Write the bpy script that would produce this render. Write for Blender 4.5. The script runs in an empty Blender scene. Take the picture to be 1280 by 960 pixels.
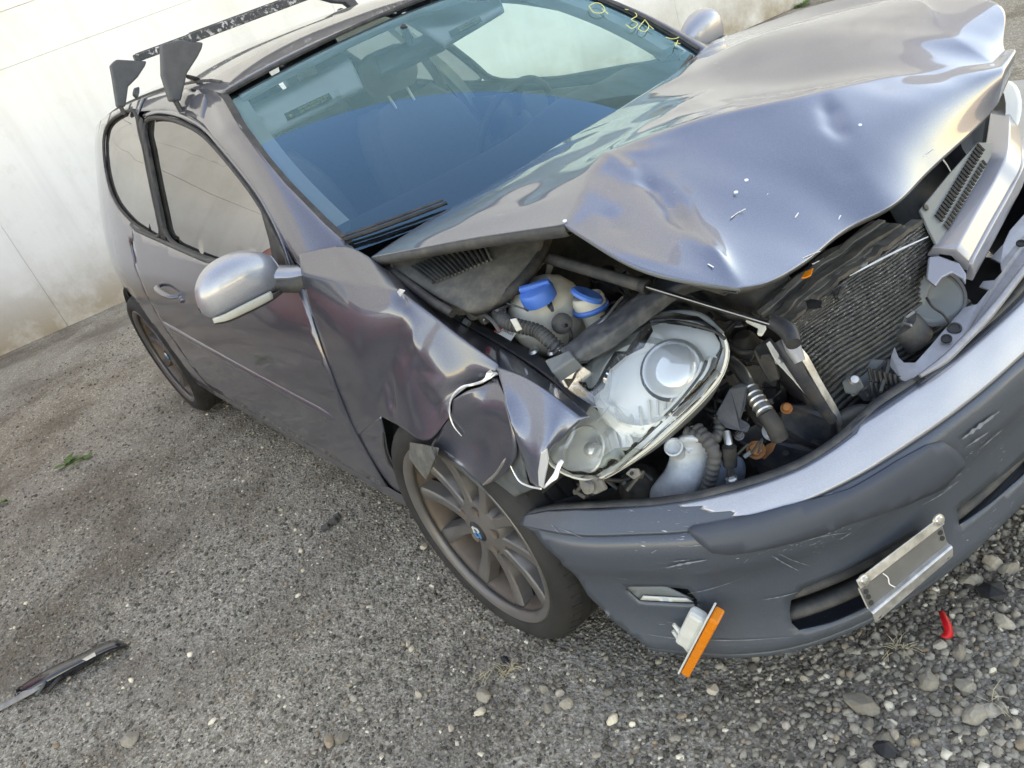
import bpy, bmesh, math, random
import numpy as np
from mathutils import Vector, Matrix
from mathutils.geometry import delaunay_2d_cdt
R_ = math.radians
rng = np.random.default_rng(7); random.seed(7)
scene = bpy.context.scene
col = scene.collection

# ------------------------------------------------------------------ camera
CAM = np.array([1.4422, -1.4949, 1.4712])
ROT = np.array([[0.6215, 0.7161, -0.3177], [-0.1868, 0.5293, 0.8276], [0.7608, -0.4550, 0.4628]])   # rows: right, up, back
q_, r_ = np.linalg.qr(ROT.T); ROT = (q_ * np.sign(np.diag(r_))).T
FPX = 1001.4
cd = bpy.data.cameras.new('camera'); cam = bpy.data.objects.new('camera', cd); col.objects.link(cam)
M4 = np.eye(4); M4[:3, :3] = ROT.T; M4[:3, 3] = CAM
cam.matrix_world = Matrix(M4.tolist())
cd.sensor_fit = 'HORIZONTAL'; cd.sensor_width = 36; cd.lens = FPX / 1280 * 36
cd.clip_start = .05; cd.clip_end = 2000
scene.camera = cam

# ------------------------------------------------------------------ world, sun, exposure
SUN_DIR = np.array([-.80, .30, .72]); SUN_DIR /= np.linalg.norm(SUN_DIR)      # towards the sun
world = bpy.data.worlds.new('World'); scene.world = world; world.use_nodes = True
nt = world.node_tree; nt.nodes.clear()
sky = nt.nodes.new('ShaderNodeTexSky'); sky.sky_type = 'NISHITA'; sky.sun_disc = False
sky.sun_elevation = math.asin(SUN_DIR[2]); sky.sun_rotation = math.atan2(SUN_DIR[0], SUN_DIR[1])
sky.air_density = 1.0; sky.dust_density = .15; sky.ozone_density = 4.0; sky.altitude = 50
bg = nt.nodes.new('ShaderNodeBackground'); bg.inputs[1].default_value = .15
wo = nt.nodes.new('ShaderNodeOutputWorld')
nt.links.new(sky.outputs[0], bg.inputs[0]); nt.links.new(bg.outputs[0], wo.inputs[0])
sd = bpy.data.lights.new('sun', 'SUN'); sd.energy = 3.5; sd.angle = R_(.6); sd.color = (1, .96, .90)
sun = bpy.data.objects.new('sun', sd); col.objects.link(sun)
sun.rotation_euler = Vector((-SUN_DIR).tolist()).to_track_quat('-Z', 'Y').to_euler()
vs = scene.view_settings; vs.view_transform = 'Standard'; vs.look = 'None'; vs.gamma = 1; vs.use_curve_mapping = False
vs.exposure = 2.7
vs.use_white_balance = True; vs.white_balance_temperature = 14000; vs.white_balance_tint = 18
scene.render.engine = 'CYCLES'
scene.cycles.use_denoising = True
scene.cycles.max_bounces = 8; scene.cycles.transparent_max_bounces = 16

# ------------------------------------------------------------------ measuring: a photo pixel as a ray from the camera position
def ray(u, v):
    d = np.array([(u - 640) / FPX, -(v - 480) / FPX, -1.]) @ ROT
    return d / np.linalg.norm(d)
def P(u, v, ax, val):
    d = ray(u, v); i = 'xyz'.index(ax)
    return CAM + (val - CAM[i]) / d[i] * d
def Z(u, v, z): return P(u, v, 'z', z)
def Y(u, v, y): return P(u, v, 'y', y)
def X(u, v, x): return P(u, v, 'x', x)
def proj(p):
    c = (np.asarray(p, float) - CAM) @ ROT.T
    return np.stack([640 + FPX * c[..., 0] / -c[..., 2], 480 - FPX * c[..., 1] / -c[..., 2]], -1)
def hit(u, v, surf, a, b):
    """parameters (a,b) of the surface point seen at a pixel"""
    q = np.array([a, b], float); t = np.array([u, v], float)
    for _ in range(40):
        e = proj(surf(*q)) - t
        if np.abs(e).max() < .05: break
        h = 1e-4
        J = np.stack([(proj(surf(q[0] + h, q[1])) - proj(surf(*q))) / h, (proj(surf(q[0], q[1] + h)) - proj(surf(*q))) / h], 1)
        try: st = np.linalg.solve(J, -e)
        except Exception: break
        n = np.abs(st).max()
        if n > .25: st *= .25 / n
        q = q + st
    return q

# ------------------------------------------------------------------ splines and meshes
def pchip(xs, ys):
    xs = np.array(xs, float); ys = np.array(ys, float)
    h = np.diff(xs); d = np.diff(ys) / h; m = np.zeros_like(ys)
    for i in range(1, len(xs) - 1):
        if d[i-1] * d[i] > 0:
            w1 = 2*h[i] + h[i-1]; w2 = h[i] + 2*h[i-1]
            m[i] = (w1 + w2) / (w1 / d[i-1] + w2 / d[i])
    m[0] = d[0]; m[-1] = d[-1]
    def f(x):
        x = np.clip(np.asarray(x, float), xs[0], xs[-1]); i = np.clip(np.searchsorted(xs, x) - 1, 0, len(xs) - 2)
        t = (x - xs[i]) / h[i]; t2 = t*t; t3 = t2*t
        return (2*t3-3*t2+1)*ys[i] + (t3-2*t2+t)*h[i]*m[i] + (-2*t3+3*t2)*ys[i+1] + (t3-t2)*h[i]*m[i+1]
    return f
def cr(pts, n, breaks=()):
    """interpolating Catmull-Rom through pts (k,...) with n steps per span, sharp at the break indices"""
    pts = np.asarray(pts, float); k = len(pts); out = []
    bs = set(breaks)
    for i in range(k - 1):
        p1, p2 = pts[i], pts[i+1]
        p0 = pts[i-1] if i > 0 and i not in bs else 2*p1 - p2
        p3 = pts[i+2] if i + 2 < k and (i+1) not in bs else 2*p2 - p1
        for s in range(n):
            t = s / n
            out.append(.5*((2*p1) + (-p0+p2)*t + (2*p0-5*p1+4*p2-p3)*t*t + (-p0+3*p1-3*p2+p3)*t**3))
    out.append(pts[-1]); return np.array(out)
def crgrid(G, n, rb=(), cb=()):
    G = np.asarray(G, float); A = cr(G, n, rb)
    return np.swapaxes(cr(np.swapaxes(A, 0, 1), n, cb), 0, 1)

def mk(name, verts, faces, mat, parent=None, smooth=True, thick=0, offset=0, bevel=0, label=None, auto=None):
    me = bpy.data.meshes.new(name)
    me.from_pydata([tuple(map(float, p)) for p in verts], [], [tuple(map(int, f)) for f in faces]); me.update()
    if smooth: me.polygons.foreach_set('use_smooth', [True] * len(me.polygons))
    if auto is not None: me.set_sharp_from_angle(angle=R_(auto))
    if mat is not None: me.materials.append(mat)
    o = bpy.data.objects.new(name, me); col.objects.link(o)
    if parent is not None: o.parent = parent; o.matrix_parent_inverse = parent.matrix_world.inverted() if parent.type == 'EMPTY' else Matrix()
    if thick:
        md = o.modifiers.new('thickness', 'SOLIDIFY'); md.thickness = thick; md.offset = offset
    if bevel:
        md = o.modifiers.new('bevel', 'BEVEL'); md.width = bevel; md.segments = 2; md.limit_method = 'ANGLE'; md.angle_limit = R_(40)
    if label: o['label'] = label
    return o
def gridfaces(r, c, close=False):
    F = []
    for i in range(r - 1):
        for j in range(c if close else c - 1):
            k = (j + 1) % c
            F.append((i*c + j, i*c + k, (i+1)*c + k, (i+1)*c + j))
    return F
def grid(name, G, mat, parent, **kw):
    G = np.asarray(G); r, c = G.shape[:2]
    return mk(name, G.reshape(-1, 3), gridfaces(r, c), mat, parent, **kw)
def patch(name, G, mat, parent, n=6, rb=(), cb=(), **kw):
    return grid(name, crgrid(G, n, rb, cb), mat, parent, **kw)
def cdt(outline, holes=(), step=.03):
    """2-D triangulation of an outline with holes and an even interior grid"""
    V = []; E = []; out = np.asarray(outline, float)
    def resamp(L):
        L = np.asarray(L, float); r = []
        for a, b in zip(L, np.roll(L, -1, 0)):
            m = max(1, int(np.ceil(np.linalg.norm(b - a) / step)))
            for s in range(m): r.append(a + (b - a) * s / m)
        return np.array(r)
    loops = [resamp(out)] + [resamp(h) for h in holes]
    for L in loops:
        k = len(V); V += list(L); E += [(k + i, k + (i + 1) % len(L)) for i in range(len(L))]
    def inside(p, L):
        x, y = p; c = False; j = len(L) - 1
        for i in range(len(L)):
            if (L[i][1] > y) != (L[j][1] > y) and x < (L[j][0]-L[i][0])*(y-L[i][1])/(L[j][1]-L[i][1]) + L[i][0]: c = not c
            j = i
        return c
    allb = np.concatenate(loops)
    lo, hi = out.min(0), out.max(0)
    for i, gy in enumerate(np.arange(lo[1] + step*.5, hi[1], step*.87)):
        for gx in np.arange(lo[0] + step*(.5 if i % 2 else 0), hi[0], step):
            p = np.array([gx, gy])
            if ((allb - p)**2).sum(1).min() < (step*.55)**2: continue
            if inside(p, out) and not any(inside(p, h) for h in holes): V.append(p)
    r = delaunay_2d_cdt([Vector((float(a[0]), float(a[1]))) for a in V], E, [], 0, 1e-7)
    vv = [np.array((p.x, p.y)) for p in r[0]]; ff = []
    for f in r[2]:
        c = sum(vv[i] for i in f) / len(f)
        if inside(c, out) and not any(inside(c, h) for h in holes): ff.append(f)
    return vv, ff
def panel(name, outline, surf, mat, parent, holes=(), step=.03, flip=False, **kw):
    vv, ff = cdt(outline, holes, step)
    if flip: ff = [tuple(reversed(f)) for f in ff]
    return mk(name, [surf(*p) for p in vv], ff, mat, parent, **kw)
def frames(pts):
    pts = np.asarray(pts, float); t = np.gradient(pts, axis=0); t /= np.linalg.norm(t, axis=1)[:, None] + 1e-12
    up = np.array([0, 0, 1.]) if abs(t[0][2]) < .9 else np.array([1., 0, 0])
    N = []; n = np.cross(t[0], up); n /= np.linalg.norm(n)
    for k in range(len(pts)):
        n = n - t[k] * (n @ t[k]); n /= np.linalg.norm(n) + 1e-12; N.append(n)
    N = np.array(N); return t, N, np.cross(t, N)
def tubegeo(pts, r, seg=10, n=0, prof=None):
    pts = np.asarray(pts, float)
    if n: pts = cr(pts, n)
    rr = np.full(len(pts), r, float) if np.isscalar(r) else np.interp(np.linspace(0, 1, len(pts)), np.linspace(0, 1, len(r)), r)
    t, N, B = frames(pts)
    if prof is None:
        a = np.linspace(0, 2*np.pi, seg, endpoint=False); prof = np.stack([np.cos(a), np.sin(a)], 1)
    prof = np.asarray(prof, float); seg = len(prof); V = []
    for k in range(len(pts)):
        for q in prof: V.append(pts[k] + rr[k]*(q[0]*N[k] + q[1]*B[k]))
    F = gridfaces(len(pts), seg, True)
    k = len(V); V += [pts[0], pts[-1]]; last = (len(pts) - 1) * seg
    for j in range(seg): F += [(k, (j+1) % seg, j), (k+1, last + j, last + (j+1) % seg)]
    return V, F
def tube(name, pts, r, mat, parent, seg=10, n=0, prof=None, **kw):
    V, F = tubegeo(pts, r, seg, n, prof); kw.setdefault('auto', 50)
    return mk(name, V, F, mat, parent, **kw)
def basis(axis, hint=(0, 0, 1)):
    a = np.asarray(axis, float); a = a / np.linalg.norm(a); h = np.asarray(hint, float)
    if abs(a @ h) > .95 * np.linalg.norm(h): h = np.array([1., 0, 0])
    u = h - a * (a @ h); u /= np.linalg.norm(u); return a, u, np.cross(a, u)
def lathe(name, prof, centre, axis, mat, parent, seg=32, hint=(0, 0, 1), caps=True, **kw):
    """prof: list of (radius, distance along the axis)"""
    a, u, w = basis(axis, hint); c = np.asarray(centre, float); V = []
    for (r, h) in prof:
        for k in range(seg):
            th = 2*np.pi*k/seg; V.append(c + a*h + r*(np.cos(th)*u + np.sin(th)*w))
    F = gridfaces(len(prof), seg, True)
    if caps:
        for idx, rev in ((0, True), (len(prof) - 1, False)):
            if prof[idx][0] > 1e-6:
                f = tuple(idx*seg + j for j in range(seg)); F.append(f[::-1] if rev else f)
    kw.setdefault('auto', 35)
    return mk(name, V, F, mat, parent, **kw)
def boxgeo(c, sx, sy, sz, ax=None):
    c = np.asarray(c, float); ax = np.eye(3) if ax is None else np.asarray(ax, float)
    V = [c + ax[0]*sx*i/2 + ax[1]*sy*j/2 + ax[2]*sz*k/2 for i in (-1, 1) for j in (-1, 1) for k in (-1, 1)]
    return V, [(0,1,3,2),(4,6,7,5),(0,4,5,1),(2,3,7,6),(0,2,6,4),(1,5,7,3)]
def box(name, c, sx, sy, sz, mat, parent, ax=None, bevel=.004, **kw):
    V, F = boxgeo(c, sx, sy, sz, ax); return mk(name, V, F, mat, parent, smooth=False, bevel=bevel, **kw)
def plate(name, pts, thick, mat, parent, normal=None, bevel=.0015, holes=None, flat=False, **kw):
    """a flat-ish sheet: an outline of 3-D points, extruded along its normal"""
    pts = np.asarray(pts, float)
    if normal is None:
        normal = np.zeros(3)
        for a, b in zip(pts, np.roll(pts, -1, 0)): normal += np.cross(a - pts[0], b - pts[0])
    n = np.asarray(normal, float); n /= np.linalg.norm(n)
    if flat: pts = pts - np.outer((pts - pts.mean(0)) @ n, n)
    if n @ (CAM - pts.mean(0)) < 0: n = -n; pts = pts[::-1]
    k = len(pts); V = list(pts) + list(pts - n*thick)
    F = [tuple(range(k)), tuple(range(2*k - 1, k - 1, -1))] + [(i, k + i, k + (i+1) % k, (i+1) % k) for i in range(k)]
    kw.setdefault('smooth', False)
    return mk(name, V, F, mat, parent, bevel=bevel, **kw)
def join(parts):
    V = []; F = []
    for v, f in parts:
        k = len(V); V += list(v); F += [tuple(i + k for i in q) for q in f]
    return V, F
def thing(name, label, cat, loc=(0, 0, 0), group=None):
    o = bpy.data.objects.new(name, None); col.objects.link(o); o.location = loc
    o['label'] = label; o['category'] = cat
    if group: o['group'] = group
    bpy.context.view_layer.update(); return o
def tag(o, label, cat, group=None):
    o['label'] = label; o['category'] = cat
    if group: o['group'] = group
    return o
def noise3(p, s, seed=0):
    """cheap smooth noise for dents and wobble"""
    p = np.asarray(p, float) * s; r = np.random.default_rng(seed); o = 0
    for k in range(6):
        w = r.normal(size=3) * (1 + .5*k); o = o + np.sin(p @ w + r.uniform(0, 6.28)) / (1 + .5*k)
    return o / 3
# ------------------------------------------------------------------ materials
def mat(name, base=(.5, .5, .5), rough=.5, metal=0., spec=.5, coat=0., coat_rough=.03, trans=0., ior=1.45, alpha=1.):
    m = bpy.data.materials.new(name); m.use_nodes = True
    b = m.node_tree.nodes['Principled BSDF']
    b.inputs['Base Color'].default_value = (*base, 1); b.inputs['Roughness'].default_value = rough
    b.inputs['Metallic'].default_value = metal; b.inputs['Specular IOR Level'].default_value = spec
    b.inputs['Coat Weight'].default_value = coat; b.inputs['Coat Roughness'].default_value = coat_rough
    b.inputs['Transmission Weight'].default_value = trans; b.inputs['IOR'].default_value = ior
    return m
def N(m, t): return m.node_tree.nodes.new(t)
def L(m, a, b): m.node_tree.links.new(a, b)
def BS(m): return m.node_tree.nodes['Principled BSDF']
def coords(m, scale=(1, 1, 1)):
    g = N(m, 'ShaderNodeNewGeometry'); mp = N(m, 'ShaderNodeMapping'); mp.inputs['Scale'].default_value = scale
    L(m, g.outputs['Position'], mp.inputs[0]); return mp.outputs[0]
def noise(m, scale, detail=5, rough=.55, vec=None, dist=0):
    n = N(m, 'ShaderNodeTexNoise'); n.inputs['Scale'].default_value = scale; n.inputs['Detail'].default_value = detail
    n.inputs['Roughness'].default_value = rough; n.inputs['Distortion'].default_value = dist
    L(m, vec if vec is not None else coords(m), n.inputs['Vector']); return n.outputs['Fac']
def ramp(m, fac, stops):
    r = N(m, 'ShaderNodeValToRGB'); e = r.color_ramp.elements
    while len(e) > 1: e.remove(e[-1])
    for i, (p, c) in enumerate(stops):
        k = e[0] if i == 0 else e.new(p)
        k.position = p; k.color = (*c, 1) if len(c) == 3 else c
    L(m, fac, r.inputs[0]); return r.outputs[0]
def g3(v): return (v, v, v)
def mix(m, fac, a, b, mode='MIX'):
    x = N(m, 'ShaderNodeMix'); x.data_type = 'RGBA'; x.blend_type = mode
    for sock, val in ((x.inputs[0], fac), (x.inputs[6], a), (x.inputs[7], b)):
        if isinstance(val, (int, float)): sock.default_value = val
        elif isinstance(val, tuple): sock.default_value = (*val, 1)
        else: L(m, val, sock)
    return x.outputs[2]
def math_(m, op, a, b=None):
    x = N(m, 'ShaderNodeMath'); x.operation = op; x.use_clamp = op in ('MULTIPLY',) and False
    for i, val in enumerate((a, b)):
        if val is None: continue
        if isinstance(val, (int, float)): x.inputs[i].default_value = val
        else: L(m, val, x.inputs[i])
    return x.outputs[0]
def bump(m, h, strength=.3, dist=.005, normal=None):
    b = N(m, 'ShaderNodeBump'); b.inputs['Strength'].default_value = strength; b.inputs['Distance'].default_value = dist
    L(m, h, b.inputs['Height'])
    if normal is not None: L(m, normal, b.inputs['Normal'])
    return b.outputs[0]
def posz(m):
    g = N(m, 'ShaderNodeNewGeometry'); s = N(m, 'ShaderNodeSeparateXYZ'); L(m, g.outputs['Position'], s.inputs[0]); return s.outputs

def paint_mat(name, base, flake, rough=.38, dust=.5, dustcol=(.16, .15, .15), low=.62, scratch=0., metal=.55, crough=.04, coatw=1.):
    """metallic car paint under clear coat, with road dust that lies thicker on the lower panels and wiped streaks"""
    m = mat(name, base, rough, metal, .5, 1., crough); b = BS(m); b.inputs['Coat IOR'].default_value = 1.6
    pz = posz(m)[2]
    lowf = N(m, 'ShaderNodeMapRange'); lowf.inputs[1].default_value = low; lowf.inputs[2].default_value = .22; lowf.inputs[3].default_value = 0; lowf.inputs[4].default_value = 1
    L(m, pz, lowf.inputs[0])
    n1 = noise(m, 9, 8, .65); n2 = noise(m, 140, 4, .7)
    nn = math_(m, 'MULTIPLY', ramp(m, n1, [(.30, g3(0)), (.72, g3(1))]), ramp(m, n2, [(.30, g3(.35)), (.7, g3(1))]))
    a = math_(m, 'MULTIPLY', math_(m, 'ADD', math_(m, 'MULTIPLY', lowf.outputs[0], .9), .10), dust)
    f = math_(m, 'MINIMUM', math_(m, 'MULTIPLY', a, math_(m, 'ADD', nn, .35)), .85)
    fl = noise(m, 900, 2, .5)
    c0 = mix(m, ramp(m, fl, [(.35, g3(0)), (.75, g3(1))]), base, flake)
    c = mix(m, f, c0, dustcol)
    if scratch:
        w = noise(m, 6, 3, .5, coords(m, (2, 7, 38)), 1.5)
        sc = math_(m, 'MULTIPLY', ramp(m, w, [(.66, g3(0)), (.70, g3(1))]), ramp(m, noise(m, 5, 3), [(.52, g3(0)), (.62, g3(1))]))
        sc = math_(m, 'MULTIPLY', sc, scratch)
        c = mix(m, sc, c, (.42, .44, .46))
    L(m, c, b.inputs['Base Color'])
    L(m, math_(m, 'SUBTRACT', metal, math_(m, 'MULTIPLY', f, metal)), b.inputs['Metallic'])
    L(m, math_(m, 'MULTIPLY', math_(m, 'SUBTRACT', 1., f), coatw), b.inputs['Coat Weight'])
    L(m, math_(m, 'ADD', math_(m, 'MULTIPLY', f, .5), rough), b.inputs['Roughness'])
    return m
PAINT = paint_mat('car_paint', (.062, .069, .096), (.118, .127, .168), rough=.36, dust=.50, metal=.68, dustcol=(.15, .145, .15), crough=.04)
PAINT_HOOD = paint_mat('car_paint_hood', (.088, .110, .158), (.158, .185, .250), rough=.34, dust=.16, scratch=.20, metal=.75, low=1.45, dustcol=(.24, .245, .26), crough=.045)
PAINT_BUMP = paint_mat('bumper_paint', (.040, .054, .074), (.070, .088, .114), rough=.50, dust=.40, dustcol=(.09, .105, .12), low=.50, scratch=.9, metal=.35, crough=.22, coatw=.55)
SHEEN_BAND = paint_mat('bumper_band_sheen', (.30, .315, .36), (.42, .435, .48), rough=.36, dust=.15, dustcol=(.30, .29, .28), low=.9, scratch=.5, metal=.6, crough=.12, coatw=.8)  # lighter silver coat with the bright sky reflection put into its colour
def plastic(name, c, rough=.55, dirt=.5, dc=(.16, .145, .125), sc=25, bmp=.12, spec=.4):
    m = mat(name, c, rough, 0, spec)
    n = noise(m, sc, 7, .65); f = math_(m, 'MULTIPLY', ramp(m, n, [(.42, g3(0)), (.72, g3(1))]), dirt)
    L(m, mix(m, f, c, dc), BS(m).inputs['Base Color'])
    L(m, math_(m, 'ADD', math_(m, 'MULTIPLY', f, .35), rough), BS(m).inputs['Roughness'])
    if bmp: L(m, bump(m, noise(m, 420, 3), bmp, .001), BS(m).inputs['Normal'])
    return m
BLACK = plastic('black_plastic', (.016, .017, .019), .5, .45, (.09, .085, .08))
DARK = plastic('dark_grey_plastic', (.045, .047, .050), .55, .5)
STRIP = plastic('bumper_strip_plastic', (.046, .057, .075), .45, .14, (.11, .115, .125), 10, .04)
GREYP = plastic('grey_plastic', (.13, .15, .16), .45, .4, (.2, .19, .17))
LINER = plastic('wheel_liner_plastic', (.075, .09, .10), .5, .5, (.16, .16, .15), 40)
COWL = plastic('cowl_plastic', (.085, .083, .078), .75, .8, (.19, .175, .15), 30, .5)
RUBBER = plastic('rubber_seal', (.03, .03, .032), .6, .4)
TYRE = plastic('tyre_rubber', (.020, .0195, .020), .70, .40, (.07, .064, .06), 12, .35)
DARKMETAL = plastic('black_painted_steel', (.022, .026, .034), .42, .5, (.10, .085, .07), 30)
ENGINE = plastic('grimy_engine_metal', (.06, .056, .052), .6, .8, (.17, .15, .125), 22, .4)
CASTMET = plastic('cast_metal', (.20, .185, .165), .5, .7, (.10, .09, .08), 30, .4)
WHITEP = plastic('white_plastic', (.62, .63, .60), .45, .4, (.32, .29, .24), 18)
BOTTLE = plastic('milky_tank_plastic', (.55, .53, .46), .42, .55, (.36, .31, .22), 14)
WASH = plastic('washer_tank_plastic', (.60, .66, .72), .45, .7, (.26, .30, .34), 20)
BLUE = plastic('blue_plastic', (.015, .16, .55), .38, .25, (.12, .2, .35), 18)
ORANGE = plastic('amber_plastic', (.78, .20, .015), .25, .2, (.5, .2, .08), 40)
RED = plastic('red_plastic', (.70, .012, .018), .4, .1)
ALU = mat('bare_aluminium', (.62, .62, .60), .42, .85)
L(ALU, mix(ALU, ramp(ALU, noise(ALU, 22, 8, .7), [(.4, g3(0)), (.7, g3(1))]), (.66, .66, .65), (.36, .34, .31)), BS(ALU).inputs['Base Color'])
L(ALU, ramp(ALU, noise(ALU, 60, 5), [(.3, g3(.3)), (.7, g3(.62))]), BS(ALU).inputs['Roughness'])
PLATEIN = plastic('scuffed_plate_face', (.12, .115, .11), .55, .45, (.24, .23, .21), 14)
CHROME = mat('chrome', (.82, .83, .84), .10, 1.)
STEEL = mat('zinc_steel', (.55, .55, .54), .35, .9)
RUST = plastic('rusty_bolt', (.34, .13, .05), .7, .7, (.16, .07, .04), 60, .5)
GALV = plastic('grey_primer_steel', (.30, .31, .34), .42, .55, (.20, .185, .18), 20, .2); BS(GALV).inputs['Metallic'].default_value = .35
SILVER = mat('silver_paint', (.27, .275, .31), .34, .5, .5, .5)
TORN = mat('torn_bare_metal', (.78, .80, .82), .35, .55)
REFL = mat('headlight_reflector', (.97, .97, .93), .22, .06, 1.)
REFLM = mat('headlight_bezel', (.80, .80, .75), .38, .10)
HOSE = plastic('ribbed_hose', (.065, .067, .07), .55, .35, (.16, .15, .14))
BRONZE = plastic('dusty_wheel_lacquer', (.150, .142, .140), .40, .45, (.20, .165, .145), 16, .1); BS(BRONZE).inputs['Metallic'].default_value = .45
BRONZE2 = plastic('brake_dust_barrel', (.150, .115, .095), .5, .8, (.23, .18, .15), 14, .1); BS(BRONZE2).inputs['Metallic'].default_value = .4
FABRIC = plastic('seat_fabric', (.10, .10, .105), .9, .2, (.06, .06, .06), 60, .6, .2)
DASHM = plastic('dash_plastic', (.060, .061, .065), .7, .15, (.05, .05, .05), 60, .3, .3)
HEADL = plastic('headliner_cloth', (.58, .56, .50), .95, .1, (.3, .28, .25), 40, .3, .1)
TRIM = plastic('pale_interior_trim', (.66, .66, .60), .75, .1, (.4, .38, .34), 30, .1, .2)
VISOR = plastic('visor_vinyl', (.84, .85, .80), .75, .08, (.5, .5, .46), 30, .1, .2)
YELLOW = mat('yellow_print', (.70, .60, .05), .6)
WHITEPR = mat('white_print', (.75, .74, .70), .6)
BLACKPR = mat('black_print', (.02, .02, .02), .6)
REDPR = mat('red_print', (.55, .02, .02), .6)
BLUEPR = mat('blue_print', (.05, .33, .62), .4)
def glass_mat(name, tint, refl=1.0, rough=.0, dirt=.06, ior=1.5):
    """thin sheet glass: tinted clear pane with its mirror reflection and a film of dust"""
    m = bpy.data.materials.new(name); m.use_nodes = True; t = m.node_tree; t.nodes.clear()
    out = t.nodes.new('ShaderNodeOutputMaterial')
    tr = t.nodes.new('ShaderNodeBsdfTransparent'); tr.inputs[0].default_value = (*tint, 1)
    gl = t.nodes.new('ShaderNodeBsdfGlossy'); gl.inputs['Roughness'].default_value = rough; gl.inputs[0].default_value = (*(refl if isinstance(refl, tuple) else (refl,)*3), 1)
    fr = t.nodes.new('ShaderNodeFresnel'); fr.inputs[0].default_value = ior
    mx = t.nodes.new('ShaderNodeMixShader'); L(m, fr.outputs[0], mx.inputs[0]); L(m, tr.outputs[0], mx.inputs[1]); L(m, gl.outputs[0], mx.inputs[2])
    df = t.nodes.new('ShaderNodeBsdfDiffuse'); df.inputs[0].default_value = (.42, .40, .36, 1)
    m2 = t.nodes.new('ShaderNodeMixShader')
    d = math_(m, 'MULTIPLY', ramp(m, noise(m, 4, 7, .6), [(.35, g3(.3)), (.75, g3(1))]), dirt)
    L(m, d, m2.inputs[0]); L(m, mx.outputs[0], m2.inputs[1]); L(m, df.outputs[0], m2.inputs[2]); L(m, m2.outputs[0], out.inputs[0])
    return m
GLASS = glass_mat('windscreen_glass', (.93, .98, .95), (.30, .72, 1.), 0, .004, 2.10)
GLASS_S = glass_mat('side_glass', (.78, .92, .84), .36, 0, .05, 1.33)
GLASS_Q = glass_mat('dark_quarter_glass', (.25, .28, .26), .50, 0, .08, 1.38)
LENS = glass_mat('headlight_lens', (.985, .99, .985), 1, .01, .015, 1.45)
LENSC = glass_mat('clear_lamp_lens', (.90, .92, .92), 1, .05, .25, 1.5)

# concrete of the wall: pale, with stains at the foot, runs and small pits
def wall_material():
    m = mat('pale_concrete', (.7, .68, .64), .85, 0, .3); b = BS(m)
    n = noise(m, .9, 9, .62); n2 = noise(m, 7, 8, .7); n3 = noise(m, 60, 5, .6)
    c = ramp(m, n, [(.30, (.68, .655, .61)), (.5, (.80, .785, .75)), (.7, (.84, .83, .80))])
    c = mix(m, math_(m, 'MULTIPLY', ramp(m, n2, [(.55, g3(0)), (.75, g3(1))]), .25), c, (.50, .46, .40))
    runs = noise(m, 1.0, 6, .6, coords(m, (5, 5, .35)))
    c = mix(m, math_(m, 'MULTIPLY', ramp(m, runs, [(.52, g3(0)), (.75, g3(1))]), .30), c, (.52, .50, .47))
    foot = N(m, 'ShaderNodeMapRange'); foot.inputs[1].default_value = .60; foot.inputs[2].default_value = 0; foot.inputs[3].default_value = 0; foot.inputs[4].default_value = 1
    L(m, posz(m)[2], foot.inputs[0])
    ff = math_(m, 'MULTIPLY', foot.outputs[0], ramp(m, noise(m, 2.2, 7, .65), [(.28, g3(0)), (.55, g3(1))]))
    c = mix(m, math_(m, 'MULTIPLY', ff, .95), c, (.36, .28, .195))
    L(m, c, b.inputs['Base Color'])
    L(m, bump(m, math_(m, 'ADD', n3, math_(m, 'MULTIPLY', n2, 1.5)), .35, .006), b.inputs['Normal'])
    return m
WALL = wall_material()
def ground_material():
    m = mat('compacted_gravel', (.2, .2, .2), .92, 0, .25); b = BS(m)
    v = N(m, 'ShaderNodeTexVoronoi'); v.inputs['Scale'].default_value = 120; L(m, coords(m), v.inputs['Vector'])
    v2 = N(m, 'ShaderNodeTexVoronoi'); v2.inputs['Scale'].default_value = 260; L(m, coords(m), v2.inputs['Vector'])
    sep = N(m, 'ShaderNodeSeparateColor'); L(m, v.outputs['Color'], sep.inputs[0])
    sep2 = N(m, 'ShaderNodeSeparateColor'); L(m, v2.outputs['Color'], sep2.inputs[0])
    c1 = ramp(m, sep.outputs[0], [(0, (0.166, 0.136, 0.105)), (.5, (0.348, 0.293, 0.232)), (.85, (0.478, 0.407, 0.327)), (.97, (0.770, 0.679, 0.550))])
    c2 = ramp(m, sep2.outputs[0], [(0, (0.166, 0.138, 0.107)), (.6, (0.374, 0.318, 0.254)), (.94, (0.562, 0.485, 0.391)), (1, (0.853, 0.757, 0.619))])
    c = mix(m, .5, c1, c2)
    soil = ramp(m, noise(m, 1.7, 9, .66), [(.47, g3(0)), (.62, g3(1))])
    c = mix(m, math_(m, 'MULTIPLY', soil, .72), c, (.150, .108, .076))
    damp = ramp(m, noise(m, 3.1, 8, .7), [(.55, g3(0)), (.68, g3(1))])
    c = mix(m, math_(m, 'MULTIPLY', damp, .30), c, (.085, .074, .064))
    c = mix(m, math_(m, 'MULTIPLY', ramp(m, noise(m, .7, 5), [(.45, g3(0)), (.7, g3(1))]), .35), c, (.36, .355, .345))
    L(m, c, b.inputs['Base Color'])
    h = math_(m, 'ADD', v.outputs['Distance'], math_(m, 'MULTIPLY', noise(m, 300, 4), .5))
    L(m, bump(m, h, .9, .006), b.inputs['Normal'])
    return m
GROUND = ground_material()
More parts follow.
